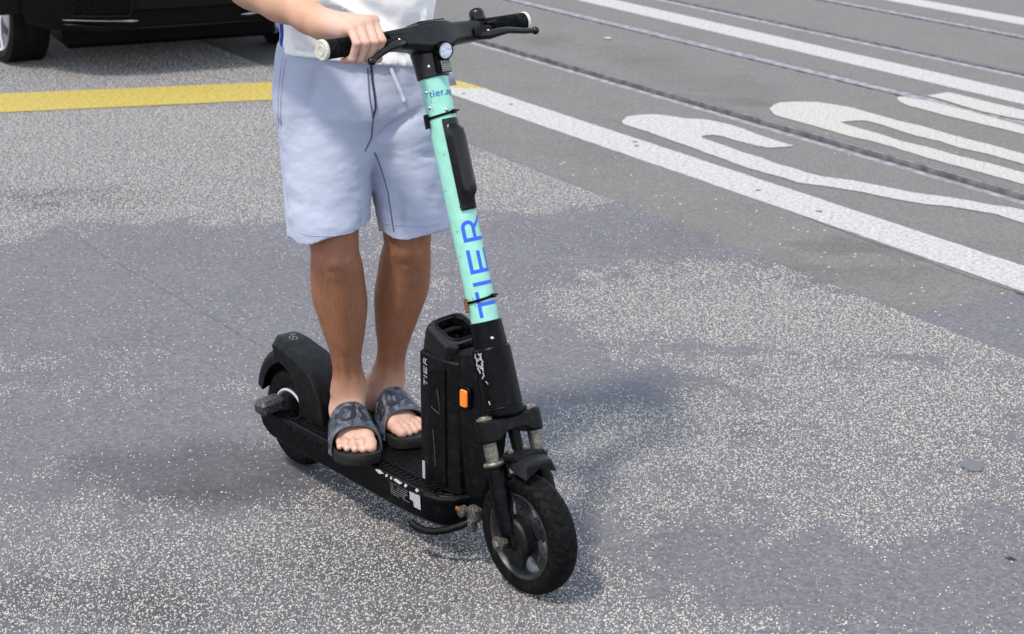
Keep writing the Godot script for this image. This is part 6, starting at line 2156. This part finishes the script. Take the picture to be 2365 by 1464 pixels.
func build_shirt(who: Node3D, r_sh: Vector3, r_elb: Vector3, l_sh: Vector3, l_elb: Vector3) -> void:
	var b := Body.new()
	shirtf = b
	b.cap(Vector3(-0.412, 1.075, -4.070), Vector3(-0.275, 1.070, -4.090), 0.1115, 0.108, 0.04)
	b.cap(Vector3(-0.418, 1.20, -4.075), Vector3(-0.272, 1.20, -4.090), 0.104, 0.102, 0.05)
	b.cap(Vector3(-0.425, 1.36, -4.075), Vector3(-0.265, 1.36, -4.090), 0.116, 0.116, 0.06)
	b.cap(r_sh + Vector3(0.03, -0.02, 0), l_sh + Vector3(-0.03, -0.02, 0), 0.078, 0.078, 0.06)
	b.cap(r_sh, r_sh.lerp(r_elb, 0.72), 0.068, 0.072, 0.03)
	b.cap(l_sh, l_sh.lerp(l_elb, 0.72), 0.068, 0.072, 0.03)
	for q in [
		[-0.200, 1.085, -3.985, -0.400, 1.215, -3.965, 0.011, 0.016], [-0.205, 1.065, -3.985, -0.360, 1.150, -3.965, -0.009, 0.013], [-0.210, 1.115, -3.985, -0.430, 1.26, -3.965, -0.009, 0.014],
		[-0.36, 1.105, -3.965, -0.50, 1.155, -3.985, 0.008, 0.014], [-0.38, 1.08, -3.965, -0.50, 1.115, -3.985, -0.007, 0.011], [-0.33, 1.16, -3.965, -0.47, 1.19, -3.975, -0.007, 0.013],
		[-0.27, 1.06, -3.98, -0.38, 1.075, -3.965, 0.006, 0.012], [-0.19, 1.16, -4.00, -0.25, 1.06, -3.98, -0.007, 0.012], [-0.17, 1.20, -4.02, -0.20, 1.07, -4.0, 0.008, 0.014]]:
		b.fold(Vector3(q[0], q[1], q[2]), Vector3(q[3], q[4], q[5]), q[6] * 1.5, q[7])
	b.wob = shortsf.wob
	b.wob_amp = 0.004
	b.wob_scale = Vector3(8, 10, 8)
	b.ridge = shortsf.ridge
	b.ridge_amp = 0.003
	b.ridge_scale = Vector3(6, 7, 6)
	# curved hem, neck opening, open sleeves
	var hp := Plane(Vector3(-0.10, -1, 0.10).normalized(), Vector3(-0.10, -1, 0.10).normalized().dot(Vector3(-0.345, 1.068, -3.97)))
	b.cuts = [hp]
	b.hollow(Vector3(-0.345, 1.02, -4.085), Vector3(-0.345, 1.085, -4.085), 0.06, 0.06)
	b.hollow(Vector3(-0.340, 1.60, -4.06), Vector3(-0.337, 1.72, -4.04), 0.062, 0.075)
	for q in [[r_sh, r_elb], [l_sh, l_elb]]:
		b.hollow(q[0].lerp(q[1], 0.80), q[0].lerp(q[1], 1.2), 0.062, 0.08)
		b.cuts.append(Plane((q[1] - q[0]).normalized(), (q[1] - q[0]).normalized().dot(q[0].lerp(q[1], 0.86))))
	# the sleeve cut must not touch the trunk
	b.cuts = [hp]
	var o := {}
	b.skin(AABB(Vector3(-0.66, 1.03, -4.24), Vector3(0.66, 0.62, 0.36)), 0.0065, P0, o)
	var sh := put("shirt", skin_mesh(o), M.shirt, who)
	sh.set_meta("label", "white shirt with a dark blue side stripe")
	# blue stripe down the side seam
	var st_b := MB.new()
	var ring := []
	for k in 22:
		var y := 1.0745 + k * 0.018
		var row := PackedVector3Array()
		for j in 5:
			var a := deg_to_rad(lerpf(13.0, 25.5, j / 4.0))
			var dir := Vector3(cos(a), 0, -sin(a))
			row.append(b.hit(Vector3(-0.40, y + 0.006, -4.072) - dir * 0.25, dir, 0.0012) - P0)
		ring.append(row)
	for k in 21:
		for j in 4:
			st_b.quad(ring[k][j], ring[k][j + 1], ring[k + 1][j + 1], ring[k + 1][j])
	face_out(st_b, 0, func(_q): return Vector3(-0.35, 1.2, -4.08) - P0)
	put("side_stripe", st_b.mesh(60), M.shirt_blue, sh)
	# faint worn print near the hem
	var pr := MB.new()
	for k in 7:
		if k == 5:
			continue
		var x := -0.478 + k * 0.0062
		var q := []
		for d in [Vector2(0, 0), Vector2(0.0042, -0.001), Vector2(0.0048, 0.0085), Vector2(0.0012, 0.0095)]:
			q.append(b.hit(Vector3(x + d.x, 1.096 - k * 0.0006 + d.y, -3.80), Vector3(0, 0, -1), 0.001) - P0)
		pr.quad(q[0], q[1], q[2], q[3])
	face_out(pr, 0, func(_q): return Vector3(-0.35, 1.1, -4.08) - P0)
	put("faded_print", pr.mesh(60), M.shirt_grey, sh)

# ------------------------------------------------------------------ slides
func foot_plan(a: float, inner: float) -> Vector2:       # half widths (outer, inner) of a sole at a along its length 0..1
	var o := 0.0
	var i := 0.0
	var pts := [[0.0, 0.0, 0.0], [0.02, 0.016, 0.016], [0.06, 0.027, 0.027], [0.15, 0.034, 0.033], [0.35, 0.036, 0.031], [0.55, 0.043, 0.036], [0.72, 0.049, 0.045], [0.85, 0.046, 0.046], [0.93, 0.036, 0.041], [0.98, 0.019, 0.026], [1.0, 0.0, 0.0]]
	for k in pts.size() - 1:
		if a >= pts[k][0] and a <= pts[k + 1][0]:
			var t: float = (a - pts[k][0]) / (pts[k + 1][0] - pts[k][0])
			o = lerpf(pts[k][1], pts[k + 1][1], t)
			i = lerpf(pts[k][2], pts[k + 1][2], t)
	return Vector2(o, i) * 1.14

func sandal(who: Node3D, heel: Vector3, toe: Vector3, inner: float, label: String) -> void:
	var f := toe.normalized()
	var l := Vector3.UP.cross(f).normalized() * inner
	var L := 0.292
	var n := Node3D.new()
	n.name = "slide"
	who.add_child(n, true)
	n.set_meta("label", label)
	var base := Vector3(heel.x, DECK, heel.z) - f * 0.014 - P0
	var at := func(a: float, s: float, y: float) -> Vector3: return base + f * a + l * s + Vector3(0, y, 0)
	# sole: bowed side wall with a raised rim round the footbed
	var out_ := []
	var K := 44
	for k in K:
		var t := float(k) / (K / 2)
		var a := t if t <= 1.0 else 2.0 - t
		a = 0.5 - 0.5 * cos(a * PI)
		var w := foot_plan(a, inner)
		out_.append([a, -w.x if t <= 1.0 else w.y])
	var rings := []
	for q in [[0.0, 0.93], [0.003, 0.985], [0.012, 1.0], [0.022, 1.01], [0.0275, 0.995], [0.0285, 0.95], [0.0265, 0.90], [0.0235, 0.86], [0.0228, 0.5]]:
		var ring := PackedVector3Array()
		for p in out_:
			var aa: float = 0.5 + (p[0] - 0.5) * q[1]
			var toe_up := 0.004 * smoothstep(0.86, 1.0, p[0])
			ring.append(at.call(aa * L, p[1] * q[1], q[0] + toe_up))
		rings.append(ring)
	var s := MB.new()
	s.loft(rings)
	put("sole", s.mesh(42), M.sole, n)
	# strap: an arch over the instep, cut aslant so the toes show
	var S := 30
	var T := 10
	var surf := func(u: float, v: float, off: float) -> Vector3:      # u 0..1 across from outer to inner, v 0..1 from back to front
		var ang := PI * u
		var cu := -cos(ang)
		var a0 := lerpf(0.132, 0.146, u) + 0.004 * sin(ang)
		var a1 := lerpf(0.232, 0.228, u) - 0.026 * sin(ang)
		var a := lerpf(a0, a1, v)
		var w := foot_plan(clampf(a / L, 0, 1), inner)
		var hw := (w.x if cu < 0 else w.y) + 0.0045
		var hgt := lerpf(0.094, 0.058, v)
		var sh := signf(cu) * pow(absf(cu), 0.86)
		return at.call(a, sh * (hw + off), 0.013 + pow(maxf(sin(ang), 0.0), 0.62) * (hgt + off))
	var b := MB.new()
	var outer := []
	var innr := []
	for i in S + 1:
		var ro := []
		var ri := []
		for j in T + 1:
			var e := 0.0016 if (j == 0 or j == T) else 0.0042
			ro.append(surf.call(float(i) / S, float(j) / T, e))
			ri.append(surf.call(float(i) / S, float(j) / T, -0.0006))
		outer.append(ro)
		innr.append(ri)
	for i in S:
		for j in T:
			b.quad(outer[i][j], outer[i][j + 1], outer[i + 1][j + 1], outer[i + 1][j])
			b.quad(innr[i][j], innr[i + 1][j], innr[i + 1][j + 1], innr[i][j + 1])
		b.quad(outer[i][0], outer[i + 1][0], innr[i + 1][0], innr[i][0])
		b.quad(outer[i][T], innr[i][T], innr[i + 1][T], outer[i + 1][T])
	for j in T:
		b.quad(outer[0][j], innr[0][j], innr[0][j + 1], outer[0][j + 1])
		b.quad(outer[S][j], outer[S][j + 1], innr[S][j + 1], innr[S][j])
	b.orient(0)
	var strap := put("strap", b.mesh(40), M.strap, n)
	var eg := MB.new()
	for v in [0.0, 1.0]:
		var path := []
		for i in S + 1:
			path.append(surf.call(float(i) / S, v, 0.0012))
		eg.tube(path, 0.0017, 8)
	put("strap_edge", eg.mesh(60), M.strap_edge, strap)
	# moulded letters across the strap
	var tt := text_tris("BOSS", 0.062)
	var lt := MB.new()
	var flip := 1.0 if inner > 0 else -1.0
	var on := func(p: Vector2) -> Vector3: return surf.call(clampf(0.50 + flip * p.x * 5.1, 0.02, 0.98), 0.52 - p.y * 13.5, 0.0052)
	for i in range(0, tt.size(), 3):
		lay(lt, tt[i], tt[i + 1], tt[i + 2], 0.006, on)
	var mid: Vector3 = at.call(0.16, 0.0, 0.0)
	face_out(lt, 0, func(_q): return mid)
	put("lettering", lt.mesh(60), M.strap_letter, strap)

# ------------------------------------------------------------------ the black car waiting behind the line
# Own axes: x forward, y up, z to its left (right of the picture)
func build_car() -> void:
	var car := thing("parked_car", "black car with silver alloy wheels waiting behind the yellow line", "car", Vector3(-2.05, 0, -10.49), deg_to_rad(-66.0))
	# body shell from cross sections: x, half width, sill height, belt height, top height
	var b := MB.new()
	var rings := []
	for q in [[0.78, 0.34, 0.28, 0.50, 0.66], [0.76, 0.50, 0.262, 0.50, 0.69], [0.70, 0.635, 0.255, 0.52, 0.73], [0.58, 0.735, 0.255, 0.56, 0.78], [0.43, 0.82, 0.265, 0.72, 0.84], [0.40, 0.845, 0.44, 0.76, 0.85], [0.30, 0.88, 0.62, 0.80, 0.87], [0.0, 0.90, 0.69, 0.84, 0.92], [-0.30, 0.905, 0.60, 0.82, 0.95], [-0.385, 0.905, 0.44, 0.80, 0.96], [-0.41, 0.905, 0.275, 0.78, 0.96], [-0.55, 0.91, 0.27, 0.76, 0.97], [-1.6, 0.92, 0.27, 0.80, 0.98], [-2.6, 0.91, 0.27, 0.82, 1.0], [-3.3, 0.86, 0.28, 0.84, 1.0], [-3.6, 0.74, 0.34, 0.80, 0.95]]:
		var ring := PackedVector3Array()
		var w: float = q[1]
		for s in [1.0, -1.0]:
			var side := [Vector2(0.72 * w, q[2] - 0.012), Vector2(0.97 * w, q[2]), Vector2(w, q[2] + 0.06), Vector2(w, lerpf(q[2], q[3], 0.7)), Vector2(w * 0.985, q[3]), Vector2(w * 0.90, lerpf(q[3], q[4], 0.7)), Vector2(w * 0.66, q[4])]
			if s < 0:
				side.reverse()
			for p in side:
				ring.append(Vector3(q[0], p.y, p.x * s))
		rings.append(ring)
	b.loft(rings)
	var body := put("body", b.mesh(35), M.car_paint, car)
	# glasshouse
	var g := MB.new()
	var gr := []
	for q in [[-0.45, 0.74, 0.93, 0.95], [-1.25, 0.72, 0.95, 1.42], [-1.7, 0.70, 0.95, 1.47], [-2.5, 0.70, 0.97, 1.45], [-3.35, 0.68, 0.98, 1.05]]:
		var ring := PackedVector3Array()
		for p in [Vector2(-q[1] - 0.06, q[2]), Vector2(-q[1] * 0.84, q[3] - 0.02), Vector2(-q[1] * 0.7, q[3]), Vector2(q[1] * 0.7, q[3]), Vector2(q[1] * 0.84, q[3] - 0.02), Vector2(q[1] + 0.06, q[2])]:
			ring.append(Vector3(q[0], p.y, p.x))
		gr.append(ring)
	g.loft(gr)
	put("windows", g.mesh(25), M.car_glass, body)
	# wheels: the front pair is steered
	var proto := car_wheel()
	var k := 0
	for q in [[0.0, -0.785, 6.0], [0.0, 0.785, 6.0], [-2.65, -0.775, 0.0], [-2.65, 0.775, 0.0]]:
		var w: Node3D = proto if k == 0 else proto.duplicate()
		if k == 0:
			w.name = "wheel"
		car.add_child(w, true)
		var side := Basis.IDENTITY if q[1] < 0 else Basis(Vector3.UP, PI)
		w.transform = Transform3D(Basis(Vector3.UP, deg_to_rad(q[2])) * side, Vector3(q[0], 0.325, q[1]))
		k += 1
		# dark arch lining above each wheel
		var a := MB.new()
		a.xf = Transform3D(Basis(Vector3(1, 0, 0), Vector3(0, 0, 1), Vector3(0, -1, 0)), Vector3(q[0], 0.34, q[1]))
		a.lathe([Vector2(0.375, -0.145), Vector2(0.395, -0.145), Vector2(0.395, 0.145), Vector2(0.375, 0.145)], 30, true, PI * 0.98, PI * 2.02)
		put("arch_lining", a.mesh(), M.car_plastic, body)
	# lower grille corner: black mesh of hexagons in a framed pocket, chrome blade below
	for s in [-1.0, 1.0]:
		var at := func(t: float, y: float, off: float) -> Vector3:      # t 0 outer .. 1 inner along the bumper corner
			var z := lerpf(0.645, 0.31, t)
			var x := lerpf(0.702, 0.790, sin(t * PI / 2)) + off
			return Vector3(x, y, s * z)
		var pk := MB.new()
		for i in 9:
			for j in 4:
				var t := 0.16 + i * 0.085
				var y := 0.352 + j * 0.026 + (0.013 if i % 2 == 1 else 0.0)
				if t > 0.98 - j * 0.03:
					continue
				var pts := []
				for h in 7:
					var a := TAU * h / 6
					pts.append(at.call(t + cos(a) * 0.050, y + sin(a) * 0.0125, 0.012))
				for h in [0, 1, 2]:
					pk.tube([pts[h], pts[h + 1]], 0.0022, 5)
		put("grille_mesh", pk.mesh(), M.car_plastic, body)
		var fr := MB.new()
		var path := []
		for i in 9:
			path.append(at.call(0.08 + i * 0.108, 0.336 - 0.006 * i / 8.0, 0.016))
		path.append(at.call(0.985, 0.345, 0.016))
		path.append(at.call(1.05, 0.43, 0.006))
		fr.tube(path, 0.0055, 8)
		put("grille_frame", fr.mesh(60), M.car_plastic, body)
		var bl := MB.new()
		var p2 := []
		for i in 10:
			p2.append(at.call(-0.04 + i * 0.125, 0.318 - 0.014 * i / 9.0, 0.020))
		bl.tube(p2, [0.0015, 0.0028, 0.003, 0.003, 0.003, 0.003, 0.003, 0.0035, 0.008, 0.003], 8)
		put("chrome_blade", bl.mesh(60), M.car_trim, body)
		var lp := MB.new()
		var p3 := []
		for i in 10:
			p3.append(at.call(-0.03 + i * 0.08, 0.292 - 0.018 * i / 9.0, 0.012 + 0.004 * i / 9.0))
		lp.tube(p3, [0.002, 0.006, 0.008, 0.008, 0.008, 0.007, 0.006, 0.005, 0.004, 0.002], 8)
		put("bumper_edge", lp.mesh(60), M.car_paint, body)
		var hl := MB.new()
		hl.xf = Transform3D(Basis(Vector3.UP, -s * 0.6), Vector3(0.60, 0.68, s * 0.62))
		hl.box(Vector3.ZERO, Vector3(0.16, 0.11, 0.28), 0.03)
		put("headlight", hl.mesh(), M.car_lamp, body)
	# splitter lip under the bumper
	var sp := MB.new()
	var p4 := []
	for i in 17:
		var t := lerpf(-1.0, 1.0, i / 16.0)
		p4.append(Vector3(0.80 - 0.10 * t * t * t * t - 0.02 * t * t, 0.262, t * 0.55))
	sp.tube(p4, 0.007, 8)
	put("splitter", sp.mesh(60), M.car_plastic, body)
	var gl := MB.new()
	gl.box(Vector3(0.775, 0.46, 0), Vector3(0.03, 0.22, 0.62), 0.012)
	put("centre_grille", gl.mesh(), M.car_plastic, body)
	var un := MB.new()
	un.box(Vector3(-1.60, 0.36, 0), Vector3(4.0, 0.50, 1.20), 0.03)
	put("underbody", un.mesh(), M.car_plastic, body)

func car_wheel() -> Node3D:          # axle along z, face towards -z
	var w := Node3D.new()
	var tx := Transform3D(Basis(Vector3(1, 0, 0), Vector3(0, 0, -1), Vector3(0, 1, 0)), Vector3.ZERO)
	var t := MB.new()
	t.xf = tx
	t.lathe([Vector2(0.258, -0.095), Vector2(0.264, -0.105), Vector2(0.292, -0.112), Vector2(0.316, -0.102), Vector2(0.324, -0.090), Vector2(0.3255, -0.052), Vector2(0.3225, -0.050), Vector2(0.3225, -0.044), Vector2(0.3255, -0.042), Vector2(0.3255, 0.042), Vector2(0.3225, 0.044), Vector2(0.3225, 0.050), Vector2(0.3255, 0.052), Vector2(0.324, 0.090), Vector2(0.316, 0.102), Vector2(0.292, 0.112), Vector2(0.264, 0.105), Vector2(0.258, 0.095)], 64, true)
	var tyre := put("tyre", t.mesh(28), M.tyre, w)
	var bl := MB.new()      # shoulder blocks
	for i in 72:
		var a := TAU * i / 72
		for s in [1.0, -1.0]:
			bl.xf = tx * Transform3D(Basis(Vector3.UP, -a), Vector3(cos(a) * 0.3225, s * 0.088, sin(a) * 0.3225))
			bl.box(Vector3(0, 0, 0), Vector3(0.008, 0.030, 0.022), 0.0)
	put("tread_blocks", bl.mesh(), M.tyre, tyre)
	var r := MB.new()
	r.xf = tx
	r.lathe([Vector2(0.235, -0.09), Vector2(0.260, -0.098), Vector2(0.262, 0.100), Vector2(0.256, 0.108), Vector2(0.244, 0.104), Vector2(0.232, 0.060), Vector2(0.225, -0.02)], 56, true)
	var rim := put("rim", r.mesh(28), M.alloy, w)
	for i in 5:
		var sp := MB.new()
		var rings := []
		for q in [[0.035, 0.060, 0.078, 0.026], [0.10, 0.056, 0.092, 0.024], [0.17, 0.070, 0.100, 0.022], [0.242, 0.094, 0.098, 0.020]]:
			var ring := PackedVector3Array()
			for p in MB.rrect(q[1], q[3], 0.008, 2):
				ring.append(Vector3(q[0], q[2] + p.y, p.x))
			rings.append(ring)
		sp.loft(rings)
		put("spoke", sp.mesh(30), M.alloy, w, tx * Transform3D(Basis(Vector3.UP, TAU * i / 5 + 0.35), Vector3.ZERO))
	var h := MB.new()
	h.xf = tx
	h.lathe([Vector2(0, 0.0), Vector2(0.075, 0.0), Vector2(0.070, 0.070), Vector2(0.040, 0.098), Vector2(0, 0.100)], 28)
	put("hub", h.mesh(30), M.alloy, w)
	var d := MB.new()
	d.xf = tx
	d.lathe([Vector2(0, 0.004), Vector2(0.15, 0.004), Vector2(0.15, 0.020), Vector2(0, 0.022)], 40)
	put("brake_disc", d.mesh(30), M.dull_steel, w)
	return w
